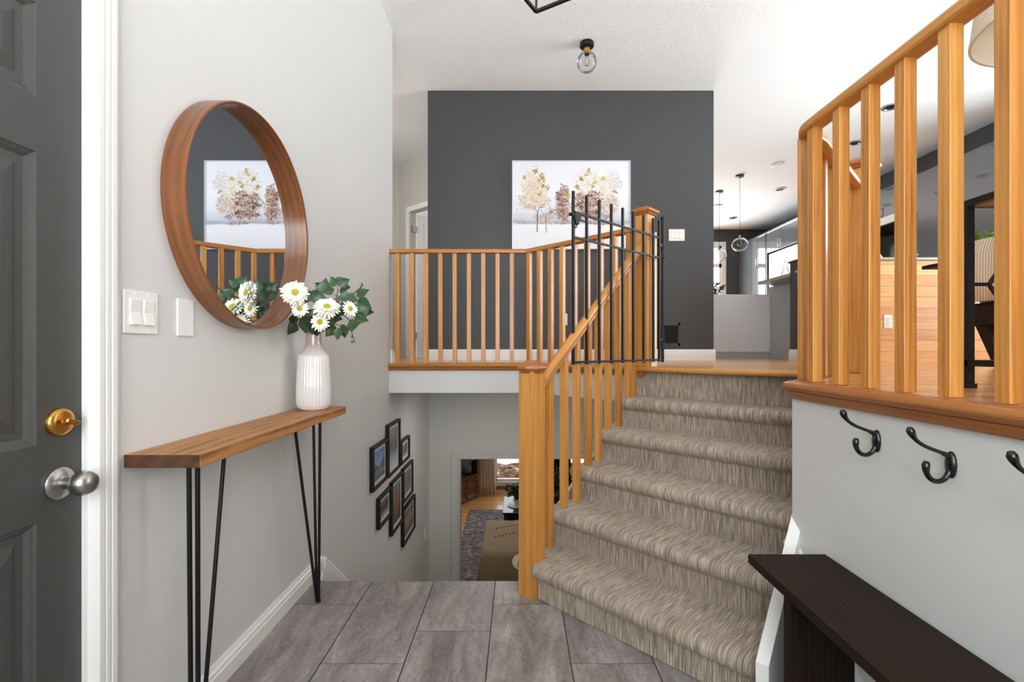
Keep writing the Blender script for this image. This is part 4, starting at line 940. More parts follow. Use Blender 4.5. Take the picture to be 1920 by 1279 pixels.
for u, v, n_ in ((415, 265, 16), (490, 310, 12), (510, 360, 10), (555, 450, 12), (450, 370, 8), (465, 530, 14), (500, 430, 10), (280, 330, 12), (1045, 255, 12), (955, 350, 16), (910, 450, 12), (1100, 430, 16), (1120, 385, 10), (1225, 350, 22), (1015, 300, 8), (1370, 500, 10), (925, 530, 10), (915, 580, 8), (780, 545, 12), (600, 740, 10)):
    crown(u, v, 32, 32, G_, n_, .008)
for u, v, n_ in ((690, 580, 12), (700, 650, 14), (745, 440, 8), (690, 520, 8), (930, 650, 22), (960, 690, 12), (1070, 540, 10), (1160, 650, 12), (1020, 640, 8), (1180, 760, 16), (1130, 740, 10), (700, 750, 12)):
    crown(u, v, 34, 34, Dk, n_, .007)
for (u0, v0, u1, v1, s) in ((432, 975, 436, 740, .007), (436, 745, 390, 688, .004), (440, 740, 460, 690, .004), (455, 700, 530, 640, .003), (460, 690, 525, 682, .003), (540, 990, 537, 800, .005), (537, 810, 470, 720, .003), (540, 800, 545, 740, .0025), (742, 865, 748, 700, .005), (940, 800, 930, 740, .003), (1060, 800, 1020, 770, .003), (1100, 850, 1110, 790, .003)):
    n_ = 14
    for i in range(n_): t = i / n_; dab(u0 + (u1 - u0) * t, v0 + (v1 - v0) * t, s * .8, (84, 78, 82), 2.2, math.atan2(-(v1 - v0) , (u1 - u0)))
crown(420, 880, 260, 8, [(170, 160, 164), (196, 184, 182)], 50, .006); crown(760, 875, 120, 14, [(170, 140, 132), (190, 170, 166)], 50, .007); crown(1130, 870, 160, 22, [(150, 132, 140), (206, 200, 150), (180, 170, 178)], 90, .008); crown(1260, 810, 60, 25, [(160, 150, 168)], 30, .009)
obj('painted_trees', bm, M['dabs'], pt, M4=Matrix.Identity(4))

# ------------------------------------------------------------------ coat hooks
def hook_mesh():
    """hook drawn with its plate on the plane x=0, arms towards -x"""
    bm = nb(); prof = [(-.004, 0)]
    T = Matrix.Rotation(R(-90), 4, 'Y')
    ring = []
    # oval back plate
    for r, d in ((1, 0), (1, .004), (.7, .009), (0.0, .011)):
        ring.append([bm.verts.new((-d, math.cos(2 * math.pi * i / 24) * .013 * r, math.sin(2 * math.pi * i / 24) * .030 * r)) for i in range(24)])
    for a, b in zip(ring, ring[1:]):
        for i in range(24): bm.faces.new((a[i], a[(i + 1) % 24], b[(i + 1) % 24], b[i]))
    bm.faces.new(ring[0])
    return bm
def bez(p, n=14):
    out = []
    for i in range(n + 1):
        t = i / n; q = [Vector(a) for a in p]
        while len(q) > 1: q = [q[k] * (1 - t) + q[k + 1] * t for k in range(len(q) - 1)]
        out.append(q[0])
    return out
hooks = []
h0 = thing('coat_hook', 'black double coat hook on the white half wall, nearest the stairs', 'coat hook', (XR, 1.262, .905), group='coat hooks below the oak ledge')
HT = Matrix.Translation((XR, 1.262, .905))
obj('back_plate', hook_mesh(), M['iron'], h0, M4=HT.copy(), smooth='all')
up = bez([(-.004, 0, .012), (-.012, 0, .034), (-.062, 0, .030), (-.088, 0, .052), (-.094, 0, .083)], 16)
bm = nb(); tube(bm, up, [.0058] * 4 + [.0042] * 8 + [.0048, .006, .0078, .0085, .005], n=12); obj('upper_arm', bm, M['iron'], h0, M4=HT.copy(), smooth='all')
lo = bez([(-.002, 0, .016), (.0, 0, -.05), (-.045, 0, -.052), (-.066, 0, -.024), (-.056, 0, .008)], 16)
bm = nb(); tube(bm, lo, [.0062] * 4 + [.0055] * 8 + [.0058, .0064, .0074, .008, .005], n=12); obj('lower_arm', bm, M['iron'], h0, M4=HT.copy(), smooth='all')
dup(h0, Matrix.Translation((XR, 1.045, .895)), 'black double coat hook in the middle of the white half wall')
dup(h0, Matrix.Translation((XR, .83, .888)), 'black double coat hook cut off by the right edge of the picture')

# ------------------------------------------------------------------ bench
bn = thing('bench', 'long dark espresso wooden bench standing under the coat hooks', 'bench', (.835, .9, 0))
zbn = EYE - .638
obj('seat', box(nb(), .713, .953, .22, 1.467, zbn - .027, zbn), M['espresso'], bn, grain=(0, 1, 0), bevel=.002)
for y in (.42, 1.262): obj('leg', box(nb(), .728, .90, y, y + .034, 0, zbn - .0275), M['espresso'], bn, grain=(0, 0, 1), bevel=.0015)
obj('stretcher', box(nb(), .80, .822, .454, 1.262, .10, .18), M['espresso'], bn, grain=(0, 1, 0), bevel=.0015)

# ------------------------------------------------------------------ ceiling light and lantern
def globe_light(x, y, zc, r, label):
    t = thing('ceiling_light', label, 'ceiling light', (x, y, zc - .25))
    bm = nb(); lathe(bm, [(0, 0), (.058, 0), (.060, -.004), (.060, -.026), (.056, -.034), (.03, -.040), (.018, -.05), (0, -.05)], n=32, c=(x, y, zc)); obj('canopy', bm, M['black'], t, smooth=True)
    bm = nb(); lathe(bm, [(0, -.045), (.026, -.045), (.028, -.058), (.020, -.076), (.018, -.095), (0, -.095)], n=24, c=(x, y, zc)); s = obj('socket', bm, M['brass'], t, smooth=True)
    bm = nb(); lathe(bm, [(0, -.094), (.019, -.094), (.019, -.104), (0, -.104)], n=20, c=(x, y, zc)); obj('socket_ring', bm, M['black'], s)
    cz = -.085 - r * .93; pr = [(.021, -.088)] + [(r * math.sin(R(a)), cz + r * math.cos(R(a)) * 1.0) for a in range(18, 181, 9)]
    bm = nb(); lathe(bm, pr[:-1] + [(0.0, cz - r)], n=40, c=(x, y, zc)); obj('glass_globe', bm, M['bulb_glass'], t, smooth='all')
    bm = nb(); lathe(bm, [(.010, -.104), (.012, -.115), (.022, -.15), (.024, -.17), (.018, -.188), (0, -.195)], n=20, c=(x, y, zc)); b = obj('bulb', bm, M['bulb_glass'], t, smooth='all')
    bm = nb(); cyl(bm, (x, y, zc - .105), (x, y, zc - .165), .002); obj('filament', bm, M['filament'], b)
globe_light(.583, 4.02, ZC, .085, 'flush ceiling light with clear glass globe and brass socket above the landing')
# lantern: open metal cage, only its lowest corner is in view
lt = thing('lantern_pendant', 'black metal cage lantern hanging at the top edge of the picture', 'pendant light', (.05, 1.35, EYE + 1.10))
far = Vector((.0574, 1.54)); e1 = Vector((-.032, -.0515)).normalized(); e2 = Vector((.0905, -.0515)).normalized(); sd_ = .24
cs = [far, far + e1 * sd_, far + e1 * sd_ + e2 * sd_, far + e2 * sd_]; zl0, zl1 = EYE + 1.10, EYE + 1.52; tt = .0045; cen = (cs[0] + cs[2]) / 2
for zz in (zl0, zl1):
    bm = nb()
    for i in range(4): a, b = cs[i], cs[(i + 1) % 4]; ca = (a - cen) * (1 if zz == zl0 else .7) + cen; cb_ = (b - cen) * (1 if zz == zl0 else .7) + cen; sweep(bm, [(ca.x, ca.y, zz), (cb_.x, cb_.y, zz)], [(-tt, -tt), (tt, -tt), (tt, tt), (-tt, tt)])
    obj('ring_frame', bm, M['black'], lt)
bm = nb()
for i in range(4): a = cs[i]; b = (a - cen) * .7 + cen; cyl(bm, (a.x, a.y, zl0), (b.x, b.y, zl1), tt * 1.2, n=4)
obj('upright', bm, M['black'], lt)
bm = nb(); cyl(bm, (cen.x, cen.y, zl1), (cen.x, cen.y, ZC), .005); cyl(bm, (cen.x, cen.y, ZC - .03), (cen.x, cen.y, ZC), .06, n=24)
a = (cs[0] - cen) * .7 + cen; b = (cs[2] - cen) * .7 + cen; cyl(bm, (a.x, a.y, zl1), (b.x, b.y, zl1), tt, n=4)
obj('hanging_rod', bm, M['black'], lt)
bm = nb(); cyl(bm, (cen.x, cen.y, zl1), (cen.x, cen.y, zl1 - .09), .012, n=14); so = obj('candle_sleeve', bm, M['black'], lt)
bm = nb(); lathe(bm, [(.012, 0), (.02, -.03), (.024, -.06), (.014, -.085), (0, -.09)], n=16, c=(cen.x, cen.y, zl1 - .09)); obj('bulb', bm, M['bulb_glass'], so, smooth='all')

# ------------------------------------------------------------------ kitchen
def pendant(x, y, zg, r, label):
    t = thing('pendant_light', label, 'pendant light', (x, y, zg - r), group='glass globe pendants over the island')
    bm = nb(); lathe(bm, [(0, 0), (.06, 0), (.06, -.018), (.01, -.028), (0, -.028)], n=28, c=(x, y, ZC - .004)); obj('canopy', bm, M['black'], t, smooth=True)
    bm = nb(); cyl(bm, (x, y, ZC - .03), (x, y, zg + r + .02), .003, n=6); obj('cord', bm, M['black'], t)
    bm = nb(); cyl(bm, (x, y, zg + r - .02), (x, y, zg + r + .03), .022, .014, n=16); obj('socket', bm, M['nickel'], t, smooth=True)
    bm = nb(); lathe(bm, [(r * math.sin(R(a)), r * .92 * math.cos(R(a))) for a in range(14, 160, 9)], n=36, c=(x, y, zg)); 
    for f in [f for f in bm.faces if len(f.verts) > 4]: bm.faces.remove(f)
    obj('glass_globe', bm, M['bulb_glass'], t, smooth='all')
    bm = nb(); lathe(bm, [(.012, .07), (.03, .02), (.028, -.01), (0, -.03)], n=16, c=(x, y, zg)); obj('bulb', bm, M['bulb_glass'], t, smooth='all')
pendant(3.325, 7.09, EYE + 1.565, .112, 'nearer glass globe pendant hanging in the kitchen')
pendant(3.322, 7.81, EYE + 1.535, .112, 'farther glass globe pendant hanging in front of the kitchen window')
for x, y, lab in ((4.26, 7.68, 'recessed kitchen downlight between the pendants and the tall cabinets'), (4.26, 9.37, 'recessed kitchen downlight farthest away near the end wall'), (4.0, 5.08, 'recessed downlight nearest the camera, seen between two balusters'), (4.24, 5.97, 'recessed downlight seen just right of the landing railing corner')):
    t = thing('downlight', lab, 'ceiling light', (x, y, ZC - .02), group='recessed downlights in the kitchen ceiling')
    bm = nb(); lathe(bm, [(.075, -.0045), (.075, -.012), (.06, -.014), (.055, -.0045)], n=28, c=(x, y, ZC), closed=True); obj('trim_ring', bm, M['nickel'], t, smooth=True)
    bm = nb(); lathe(bm, [(.055, -.005), (.03, -.012), (0, -.012)], n=24, c=(x, y, ZC)); obj('lamp_face', bm, M['black'], t)
for x, y, lab in ((3.65, 6.66, 'round white smoke detector on the kitchen ceiling, nearer one'), (3.62, 8.57, 'round white smoke detector on the kitchen ceiling beyond the pendants')):
    bm = nb(); lathe(bm, [(.075, -.0042), (.075, -.02), (.06, -.028), (0, -.03)], n=28, c=(x, y, ZC)); tag(obj('smoke_detector', bm, M['plastic'], smooth=True), lab, 'smoke detector')
def cabinet(label, x, y0, y1, z0, z1, splits, depth, nd, handles=None):
    """cabinet against the outer wall, doors towards -X"""
    t = thing('kitchen_cabinet', label, 'cabinet', (x + depth / 2, (y0 + y1) / 2, z0))
    obj('body', box(nb(), x + .02, x + depth, y0, y1, z0, z1), M['cabinet'], t)
    zs = [z0] + splits + [z1]; dw = (y1 - y0) / nd
    for a, b in zip(zs, zs[1:]):
        for i in range(nd):
            ya, yb = y0 + dw * i + .002, y0 + dw * (i + 1) - .002
            d = obj('door', box(nb(), x, x + .019, ya, yb, a + .002, b - .002), M['cabinet'], t)
            hy = yb - .04 if i % 2 == 0 else ya + .04; hz = a + .04 if b == z1 else min(b - .2, ZF + 1.0)
            bm = nb(); box(bm, x - .03, x - .022, hy - .006, hy + .006, hz, hz + .15)
            for q in (hz + .01, hz + .13): box(bm, x - .024, x, hy - .004, hy + .004, q, q + .01)
            obj('handle', bm, M['nickel'], d)
    return t
cabinet('tall glossy grey cabinets against the kitchen end wall', 4.81, 9.20, 10.29, ZF + .08, EYE + 2.25, [EYE + 1.62], .62, 4)
cabinet('short glossy grey wall cabinets above the white refrigerator', 4.81, 7.25, 9.13, EYE + 1.85, EYE + 2.25, [], .62, 4)
fg = thing('refrigerator', 'large white refrigerator under the short grey wall cabinets', 'refrigerator', (5.15, 8.3, ZF))
obj('body', box(nb(), 4.88, 5.44, 7.6, 9.12, ZF, EYE + 1.83), M['ceramic'], fg)
for a_, b_f in ((7.605, 8.355), (8.365, 9.115)):
    d = obj('door', box(nb(), 4.835, 4.878, a_, b_f, ZF + .06, EYE + 1.82), M['ceramic'], fg, bevel=.006)
    hy = 8.31 if a_ < 8 else 8.41
    bm = nb(); tube(bm, [(4.835, hy, EYE + .3), (4.79, hy, EYE + .33), (4.79, hy, EYE + 1.0), (4.835, hy, EYE + 1.03)], .009); obj('handle', bm, M['nickel'], d, smooth=True)
cabinet('glossy grey wall cabinets above the dark range niche', 5.14, 6.22, 7.24, EYE + 1.81, EYE + 2.25, [], .30, 2)
cabinet('tall glossy grey panels nearest the dining area', 5.14, 4.72, 6.20, ZF + .0, EYE + 2.25, [], .30, 2)
struct('trim_13', box(nb(), 4.815, 5.43, 9.135, 9.195, ZF, EYE + 2.25), M['black'])  # black strip standing in for the shade in the gap between cabinets
struct('trim_14', box(nb(), 4.79, 4.81, 7.25, 10.29, EYE + 2.235, EYE + 2.262), M['nickel'])
t = thing('range_hood', 'white range hood under the wall cabinets in the kitchen', 'range hood', (5.2, 6.7, EYE + 1.7))
obj('hood_body', box(nb(), 5.0, 5.44, 6.24, 7.2, EYE + 1.70, EYE + 1.80), M['ceramic'], t); obj('hood_filter', box(nb(), 5.02, 5.4, 6.3, 7.1, EYE + 1.69, EYE + 1.70), M['black'], t)
tag(obj('backsplash', box(nb(), 5.42, 5.459, 6.22, 7.24, EYE + .8, EYE + 1.69), M['tv']), 'black backsplash panel behind the range under the white hood', 'panel')
bm = nb(); box(bm, 4.86, 5.419, 6.22, 7.24, ZF, ZF + .9); tag(obj('base_cabinet', bm, M['cabinet'], bevel=.003), 'low glossy grey cabinet under the black backsplash', 'cabinet')
# island and peninsula
kt = thing('kitchen_island', 'light grey flat panelled kitchen island seen through the opening', 'island', (2.1, 6.05, ZF))
obj('body', box(nb(), 1.2, 3.034, 5.70, 6.4, ZF + .08, EYE + .657), M['island'], kt); obj('toe_kick', box(nb(), 1.2, 3.03, 5.705, 6.36, ZF, ZF + .08), M['concrete'], kt)
pe = thing('peninsula', 'grey stone sided kitchen peninsula with a pale overhanging countertop', 'counter', (3.3, 5.3, ZF))
obj('side_panel', box(nb(), 3.035, 3.7, 4.972, 5.74, ZF, EYE + .745), M['concrete'], pe)
obj('countertop', box(nb(), 2.86, 3.72, 4.972, 5.64, EYE + .762, EYE + .800), M['counter'], pe, bevel=.004)
obj('bracket', box(nb(), 3.0, 3.7, 4.98, 5.6, EYE + .745, EYE + .762), M['concrete'], pe)
bm = nb(); tube(bm, [(2.90, 5.2, EYE + .806), (2.945, 5.2, EYE + .98)], .008); tube(bm, [(2.99, 5.2, EYE + .806), (2.945, 5.2, EYE + .98)], .008); tube(bm, [(2.92, 5.2, EYE + .88), (2.97, 5.2, EYE + .88)], .005)
tag(obj('easel_stand', bm, M['chrome'], smooth=True), 'chrome A-shaped stand on the pale peninsula countertop', 'stand')
# planked breakfast bar
br_ = thing('breakfast_bar', 'breakfast bar clad in pale horizontal pine boards behind the railing', 'counter', (3.8, 4.4, ZF))
obj('boarded_front', box(nb(), 2.80, 5.1, 4.07, 4.70, ZF, EYE + .760), M['shiplap'], br_)
obj('countertop', box(nb(), 2.78, 5.1, 4.05, 4.74, EYE + .762, EYE + .785), M['counter'], br_, bevel=.004)
# wire dish rack with hoops
dr = thing('wire_rack', 'chrome wire rack with round hoops on the breakfast bar', 'rack', (3.2, 4.3, EYE + .786)); zc_ = EYE + .786
bm = nb()
for yy, r_, cx in ((4.22, .075, 3.16), (4.30, .075, 3.16), (4.40, .14, 3.26)):
    tube(bm, [(cx + r_ * math.cos(R(a)) , yy, zc_ + r_ * 1.0 * math.sin(R(a)) + .006) for a in range(0, 181, 12)], .005, n=8)
obj('hoop', bm, M['chrome'], dr, smooth=True)
bm = nb()
for x in (3.085, 3.235): tube(bm, [(x, 4.18, zc_ + .006), (x, 4.46, zc_ + .006)], .004)
for y in (4.18, 4.3, 4.46): tube(bm, [(3.085, y, zc_ + .006), (3.38, y, zc_ + .006)], .004)
obj('base_wire', bm, M['chrome'], dr, smooth=True)
bm = nb(); lathe(bm, [(.035, 0), (.06, .02), (.085, .06), (.09, .075), (.086, .075), (.08, .058), (.055, .022), (0, .012)], n=32, c=(3.58, 4.35, EYE + .786)); tag(obj('glass_bowl', bm, M['bulb_glass'], smooth='all'), 'clear glass bowl on the breakfast bar behind the balusters', 'bowl')
def potted_plant(name, label, x, y, z, pr, ph, h, n_, ll, matl, pot, seed=1, arch=.6):
    r_ = random.Random(seed); t = thing(name, label, 'potted plant', (x, y, z))
    bm = nb(); lathe(bm, [(0, 0), (pr * .7, 0), (pr, ph * .9), (pr * 1.03, ph), (pr * .92, ph), (pr * .88, ph * .85), (0, ph * .85)], n=24, c=(x, y, z)); obj('pot', bm, pot, t, smooth=True)
    bm = nb(); bs = nb()
    for i in range(n_):
        a = r_.uniform(0, 6.28); rad = r_.uniform(.1, 1) * arch * h; top = Vector((x + math.cos(a) * rad, y + math.sin(a) * rad, z + ph + h * r_.uniform(.35, 1)))
        tube(bs, [(x, y, z + ph * .8), (x + math.cos(a) * rad * .4, y + math.sin(a) * rad * .4, z + ph + h * .3), top], .0025 if h < .5 else .004, n=5)
        for k in range(3): leaf(bm, top + Vector((r_.uniform(-.02, .02), r_.uniform(-.02, .02), r_.uniform(-.04, .02))), (math.cos(a + r_.uniform(-1, 1)), math.sin(a + r_.uniform(-1, 1)), r_.uniform(-.4, .7)), (r_.uniform(-.3, .3), -.4, 1), ll * r_.uniform(.7, 1.2), ll * .5)
    obj('foliage', bm, matl, t, smooth='all'); obj('stem', bs, M['leaf_dark'], t)
potted_plant('potted_plant', 'small green potted plant on the kitchen island by the charcoal wall edge', 2.50, 6.0, EYE + .657, .045, .05, .11, 14, .08, M['leaf_dark'], plain('terracotta_pot', srgb(150, 96, 60), .7), 5)

# ------------------------------------------------------------------ dining side
st_ = thing('end_table', 'black metal framed end table with a wooden top behind the railing', 'side table', (1.55, 1.19, ZF))
zt2 = EYE + .437; fr = .011
tx0, tx1, ty0, ty1 = 1.33, 1.74, .985, 1.398
for x in (tx0, tx1):
    for y in (ty0, ty1): 
        lg = obj('leg', box(nb(), x - fr, x + fr, y - fr, y + fr, ZF + .012, zt2 - .018), M['black'], st_); obj('foot_cap', box(nb(), x - fr - .004, x + fr + .004, y - fr - .004, y + fr + .004, ZF, ZF + .014), M['black'], lg)
for z in (zt2 - .018, ZF + .065):
    for a, b, c, d in ((tx0 - fr, tx1 + fr, ty0 - fr, ty0 + fr), (tx0 - fr, tx1 + fr, ty1 - fr, ty1 + fr), (tx0 - fr, tx0 + fr, ty0 + fr, ty1 - fr), (tx1 - fr, tx1 + fr, ty0 + fr, ty1 - fr)): obj('rail', box(nb(), a, b, c, d, z, z + .018), M['black'], st_)
bm = nb(); zm = (ZF + zt2) / 2 + .03
hx = tx0 + .065; box(bm, tx0, hx, ty1 - .004, ty1 + .004, zm - .005, zm + .005); tube(bm, [(tx1 - .065, ty1, zm), (tx1, ty1, zm)], .005, n=6)
for sz in (-1, 1): tube(bm, [(hx, ty1, zm), (hx + .06, ty1, zm + sz * .09), (tx1 - .125, ty1, zm + sz * .09), (tx1 - .065, ty1, zm)], .007, n=6)
obj('brace', bm, M['black'], st_)
obj('tabletop', box(nb(), tx0 + fr, tx1 - fr, ty0 + fr, ty1 - fr, zt2 - .018, zt2 - .001), M['walnut'], st_, grain=(0, 1, 0))
lp_ = thing('table_lamp', 'table lamp with a tapered oatmeal linen shade on the end table', 'lamp', (1.465, 1.2, zt2))
bm = nb(); lathe(bm, [(0, 0), (.07, 0), (.07, .015), (.02, .03), (.05, .09), (.075, .16), (.05, .24), (.015, .29), (.012, .44), (0, .44)], n=32, c=(1.465, 1.2, zt2)); obj('lamp_base', bm, M['ceramic'], lp_, smooth=True)
zs_ = EYE + .855; bm = nb(); lathe(bm, [(.233, zs_), (.198, zs_ + .31), (.195, zs_ + .31), (.230, zs_)], n=64, c=(1.465, 1.2, 0), closed=True); obj('lamp_shade', bm, M['linen'], lp_, smooth=True)
bm = nb(); lathe(bm, [(.2335, zs_ - .002), (.2335, zs_ + .006), (.2265, zs_ + .006), (.2265, zs_ - .002)], n=64, c=(1.465, 1.2, 0), closed=True); obj('shade_rim', bm, M['linen'], lp_, smooth=True)
# dining chair seen from behind its left side, facing the table
ch = thing('dining_chair', 'grey tufted dining chair on dark tapered legs behind the end table', 'chair', (3.12, 2.72, ZF)); X0 = 2.85
obj('seat', box(nb(), X0 + .02, X0 + .52, 2.40, 3.06, ZF + .26, ZF + .40), M['espresso'], ch, bevel=.015)
obj('seat_cushion', box(nb(), X0 + .10, X0 + .54, 2.42, 3.04, ZF + .401, ZF + .47), M['grey_fabric'], ch, bevel=.025)
bm = nb(); n1, n2 = 24, 14; gr = []
for j in range(n2 + 1):
    gr.append([])
    for i in range(n1 + 1):
        u, v = i / n1, j / n2; bmp = .018 * abs(math.sin(u * math.pi * 5)) * abs(math.sin(v * math.pi * 3)); gr[-1].append(bm.verts.new((X0 + .012 - bmp, 2.40 + .68 * u, ZF + .42 + .36 * v)))
for j in range(n2):
    for i in range(n1): bm.faces.new((gr[j][i], gr[j][i + 1], gr[j + 1][i + 1], gr[j + 1][i]))
r_ = bmesh.ops.extrude_face_region(bm, geom=bm.faces[:]); bmesh.ops.translate(bm, vec=(.08, 0, 0), verts=[v for v in r_['geom'] if isinstance(v, bmesh.types.BMVert)])
obj('backrest', bm, M['grey_fabric'], ch, smooth=True)
obj('pillow', box(nb(), X0 + .14, X0 + .24, 2.48, 2.98, ZF + .472, ZF + .875), M['grey_fabric'], ch, bevel=.035)
for lx, dx in ((X0 + .07, -.03), (X0 + .47, .03)):
    for ly, dy in ((2.50, .0), (2.95, -.11)):
        bm = nb(); h = .028
        a = [bm.verts.new((lx + sx * h, ly + sy * h * 1.5, ZF + .27)) for sx, sy in ((-1, -1), (1, -1), (1, 1), (-1, 1))]; b = [bm.verts.new((lx + dx + sx * .013, ly + dy + sy * .013, ZF)) for sx, sy in ((-1, -1), (1, -1), (1, 1), (-1, 1))]
        bm.faces.new(a); bm.faces.new(b[::-1])
        for i in range(4): bm.faces.new((a[i], b[i], b[(i + 1) % 4], a[(i + 1) % 4]))
        obj('leg', bm, M['espresso'], ch)
bm = nb(); pa = [(X0 - .024, ZF + .405), (X0 - .028, ZF + .55), (X0 - .026, ZF + .70), (X0 + .0, ZF + .79), (X0 + .09, ZF + .79), (X0 + .118, ZF + .72), (X0 + .122, ZF + .52)]
for (xa_, z0), (xb_, z1) in zip(pa, pa[1:]):
    for i in range(16):
        ya = 2.46 + .034 * i; yb = ya + .034; w1 = .005 * math.sin(i * 1.3); w2 = .005 * math.sin((i + 1) * 1.3)
        bm.faces.new([bm.verts.new(q) for q in ((xa_ + w1, ya, z0), (xa_ + w2, yb, z0), (xb_ + w2, yb, z1), (xb_ + w1, ya, z1))])
bmesh.ops.remove_doubles(bm, verts=bm.verts[:], dist=.0005)
o = obj('throw_blanket', bm, M['striped'], smooth=True); md = o.modifiers.new('thick', 'SOLIDIFY'); md.thickness = .006
tag(o, 'beige and cream striped throw hanging over the back of the grey dining chair', 'blanket')
# dining table
dt_ = thing('dining_table', 'dark wooden dining table with its end showing between two balusters', 'table', (3.85, 3.0, ZF)); zd = EYE + .665
obj('tabletop', box(nb(), 3.24, 4.5, 2.2, 3.80, zd - .03, zd), M['espresso'], dt_, bevel=.01); obj('apron', box(nb(), 3.31, 4.43, 2.28, 3.72, zd - .115, zd - .03), M['espresso'], dt_)
for x in (3.42, 4.38):
    for y in (2.35, 3.60): obj('leg', box(nb(), x - .03, x + .03, y - .03, y + .03, ZF, zd - .115), M['espresso'], dt_, bevel=.003)
potted_plant('potted_plant', 'bright green leafy potted plant on the dining table', 3.56, 3.56, zd, .06, .07, .17, 9, .12, M['leaf2'], M['ceramic'], 9)

# ------------------------------------------------------------------ family room
tag(obj('area_rug', box(nb(), -1.0, 1.6, 6.0, 9.64, ZB, ZB + .01), M['rug'], bevel=.003), 'faded grey and mauve patterned rug on the family room floor', 'rug')
tk = thing('coffee_table', 'black box coffee table beyond the beige covered sofa', 'table', (.3, 8.6, ZB + .011))
obj('tabletop', box(nb(), -.275, .9, 8.17, 9.09, EYE - 2.87, EYE - 2.84), M['tv'], tk, bevel=.004); obj('body', box(nb(), -.25, .88, 8.2, 9.06, ZB + .011, EYE - 2.87), M['black'], tk)
bm = nb(); lathe(bm, [(0, 0), (.17, 0), (.18, .012), (.17, .018), (0, .018)], n=32, c=(-.02, 8.55, EYE - 2.84)); tag(obj('serving_tray', bm, M['paper'], smooth=True), 'round pale tray under the plant on the coffee table', 'tray')
potted_plant('potted_plant', 'bushy dark green potted plant on the coffee table', -.02, 8.55, EYE - 2.822, .08, .11, .22, 60, .10, M['leaf_dark'], M['ceramic'], 3, .75)
so_ = thing('sofa', 'sofa just inside the family room opening, its back towards the stairs', 'sofa', (.5, 6.1, ZB + .011)); zs2 = EYE - 2.42
obj('backrest', box(nb(), -.40, 1.5, 5.68, 6.0, ZB + .06, zs2), M['grey_fabric'], so_, bevel=.04); obj('seat', box(nb(), -.40, 1.5, 6.0, 6.6, ZB + .06, ZB + .45), M['grey_fabric'], so_, bevel=.04)
obj('armrest', box(nb(), -.40, -.18, 6.0, 6.6, ZB + .45, zs2 - .01), M['grey_fabric'], so_, bevel=.04); obj('armrest', box(nb(), 1.3, 1.5, 6.0, 6.6, ZB + .45, zs2 - .01), M['grey_fabric'], so_, bevel=.04)
bm = nb()
for x in (-.34, 1.44):
    for y in (5.74, 6.54): cyl(bm, (x, y, ZB + .011), (x, y, ZB + .062), .025)
obj('foot', bm, M['black'], so_)
th_ = thing('throw_blanket', 'beige knitted throw with brown stitched zigzags and fringe over the sofa', 'blanket', (.3, 5.9, zs2))
bm = nb(); nx = 30; pa = [(6.62, zs2 - .3), (6.635, zs2 + .0), (6.55, zs2 + .022), (6.2, zs2 + .02), (5.9, zs2 + .018), (5.70, zs2 + .015), (5.655, zs2 - .01), (5.645, zs2 - .12), (5.64, zs2 - .36)]
g_ = [[bm.verts.new((-.44 - .03 * (j > 6) - .03 * (j > 7) + 1.6 * i / nx, y + .006 * math.sin(i * .9 + j), z + .004 * math.sin(i * 1.7))) for i in range(nx + 1)] for j, (y, z) in enumerate(pa)]
for j in range(len(pa) - 1):
    for i in range(nx): bm.faces.new((g_[j][i], g_[j][i + 1], g_[j + 1][i + 1], g_[j + 1][i]))
o = obj('cloth', bm, M['throw'], th_, smooth=True); md = o.modifiers.new('thick', 'SOLIDIFY'); md.thickness = .012; md.offset = 0
bm = nb()
for base_y in (6.40, 6.12):
    for i in range(28): x = -.3 + .045 * i; y = base_y - abs(((i * .045) % .5) - .25) * .5; box(bm, x, x + .02, y, y + .012, zs2 + .027, zs2 + .034)
obj('stitching', bm, M['blanket_mark'], th_)
bm = nb()
for i in range(17): box(bm, -.46, 1.1, 5.624, 5.632, zs2 - .05 - .019 * i, zs2 - .044 - .019 * i)
obj('knitted_rib', bm, plain('tan_rib_yarn', srgb(158, 136, 102), .95), th_)
bm = nb()
for i in range(70): x = -.49 + .022 * i; cyl(bm, (x, 5.64, zs2 - .355), (x + .003, 5.64, zs2 - .41), .003, n=5)
o = obj('fringe', bm, M['fringe'], th_); o['kind'] = 'stuff'
# corner media cabinet
a = Vector((-1.33, 9.70)); b = Vector((-.88, 10.43)); ang = math.atan2(b.y - a.y, b.x - a.x); CT_ = TR(a.x, a.y, ZB, ang)
mc = thing('media_cabinet', 'dark cherry corner media cabinet left of the cream curtain', 'cabinet', (-1.3, 10.1, ZB)); Lc = (b - a).length + .0; x0c = -.35
box_ = lambda *q: box(nb(), *q)
obj('body', box_(x0c, Lc, .02, .42, 0, .50), M['cherry'], mc, M4=CT_.copy()); obj('shelf', box_(x0c - .02, Lc + .02, 0, .42, .50, .54), M['cherry'], mc, M4=CT_.copy())
obj('side', box_(Lc - .04, Lc, .0, .42, .54, 1.5), M['cherry'], mc, M4=CT_.copy()); obj('side', box_(x0c, x0c + .04, .0, .42, .54, 1.5), M['cherry'], mc, M4=CT_.copy())
obj('top', box_(x0c - .02, Lc + .02, -.01, .42, .86, 1.5), M['cherry'], mc, M4=CT_.copy()); obj('back', box_(x0c, Lc, .40, .42, .54, .86), M['cherry'], mc, M4=CT_.copy())
for i in range(3):
    xa = x0c + .03 + i * .385; d = obj('door', panel_door(.36, .44, [(.05, .31, .06, .38)], .02, .008), M['cherry'], mc, M4=CT_ @ Matrix.Translation((xa, -.001, .04)))
    bm = nb(); cyl(bm, (xa + .33, -.02, .3), (xa + .33, 0, .3), .01); obj('knob', bm, M['brass'], d, M4=CT_.copy())
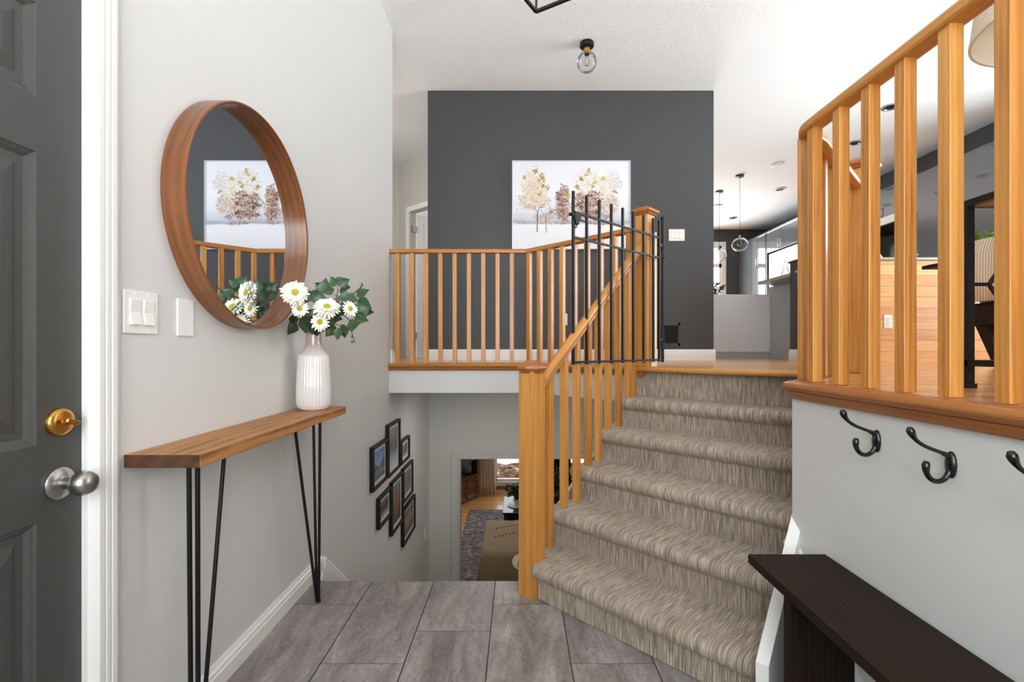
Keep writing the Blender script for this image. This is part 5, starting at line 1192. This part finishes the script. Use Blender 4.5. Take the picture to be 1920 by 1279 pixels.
tv = thing('television', 'dark television screen in the niche of the media cabinet', 'television', (CT_ @ Vector((.3, .1, .541))))
obj('screen', box_(x0c + .1, Lc - .08, .08, .12, .58, .85), M['tv'], tv, M4=CT_.copy()); obj('stand', box_(x0c + .4, Lc - .4, .06, .16, .541, .58), M['black'], tv, M4=CT_.copy())
# curtain
bm = nb(); nx, nz_ = 60, 12; rows = []
for j in range(nz_ + 1):
    v = j / nz_; z = ZB + .05 + (2.35) * v; row = []
    for i in range(nx + 1):
        u = i / nx; xl = -.90 - .0 * v; xr = -.50 - .10 * v; row.append(bm.verts.new((xl + (xr - xl) * u, 10.60 + .035 * math.sin(u * 2 * math.pi * 5) * (1 - .3 * v), z)))
    rows.append(row)
for j in range(nz_):
    for i in range(nx): bm.faces.new((rows[j][i], rows[j][i + 1], rows[j + 1][i + 1], rows[j + 1][i]))
cu = thing('curtain', 'cream floor length curtain at the left of the family room window', 'curtain', (-.7, 10.6, ZB + .05))
o = obj('fabric', bm, M['curtain'], cu, smooth='all'); md = o.modifiers.new('thick', 'SOLIDIFY'); md.thickness = .006
bm = nb(); cyl(bm, (-1.1, 10.6, ZB + 2.42), (2.2, 10.6, ZB + 2.42), .014); obj('rod', bm, M['black'], cu)
# plant and black chair glimpsed between the balusters
potted_plant('potted_plant', 'tall dark leafy plant glimpsed between the stair balusters', .80, 8.9, ZB + .011, .16, .26, .75, 70, .16, M['leaf_dark'], M['black'], 21, .45)
ac = thing('accent_chair', 'black chair with a white wire frame glimpsed between the stair balusters', 'chair', (.80, 9.9, ZB))
obj('seat', box(nb(), .45, 1.15, 9.75, 10.3, ZB + .34, ZB + .46), M['tv'], ac, bevel=.03); obj('backrest', box(nb(), .45, 1.15, 10.3, 10.42, ZB + .34, ZB + 1.1), M['tv'], ac, bevel=.05)
bm = nb()
for x in (.48, 1.12): tube(bm, [(x, 9.8, ZB + .006), (x, 9.78, ZB + .36), (x, 10.35, ZB + .36), (x, 10.38, ZB + .006)], .008)
obj('wire_leg', bm, M['chrome'], ac, smooth=True)
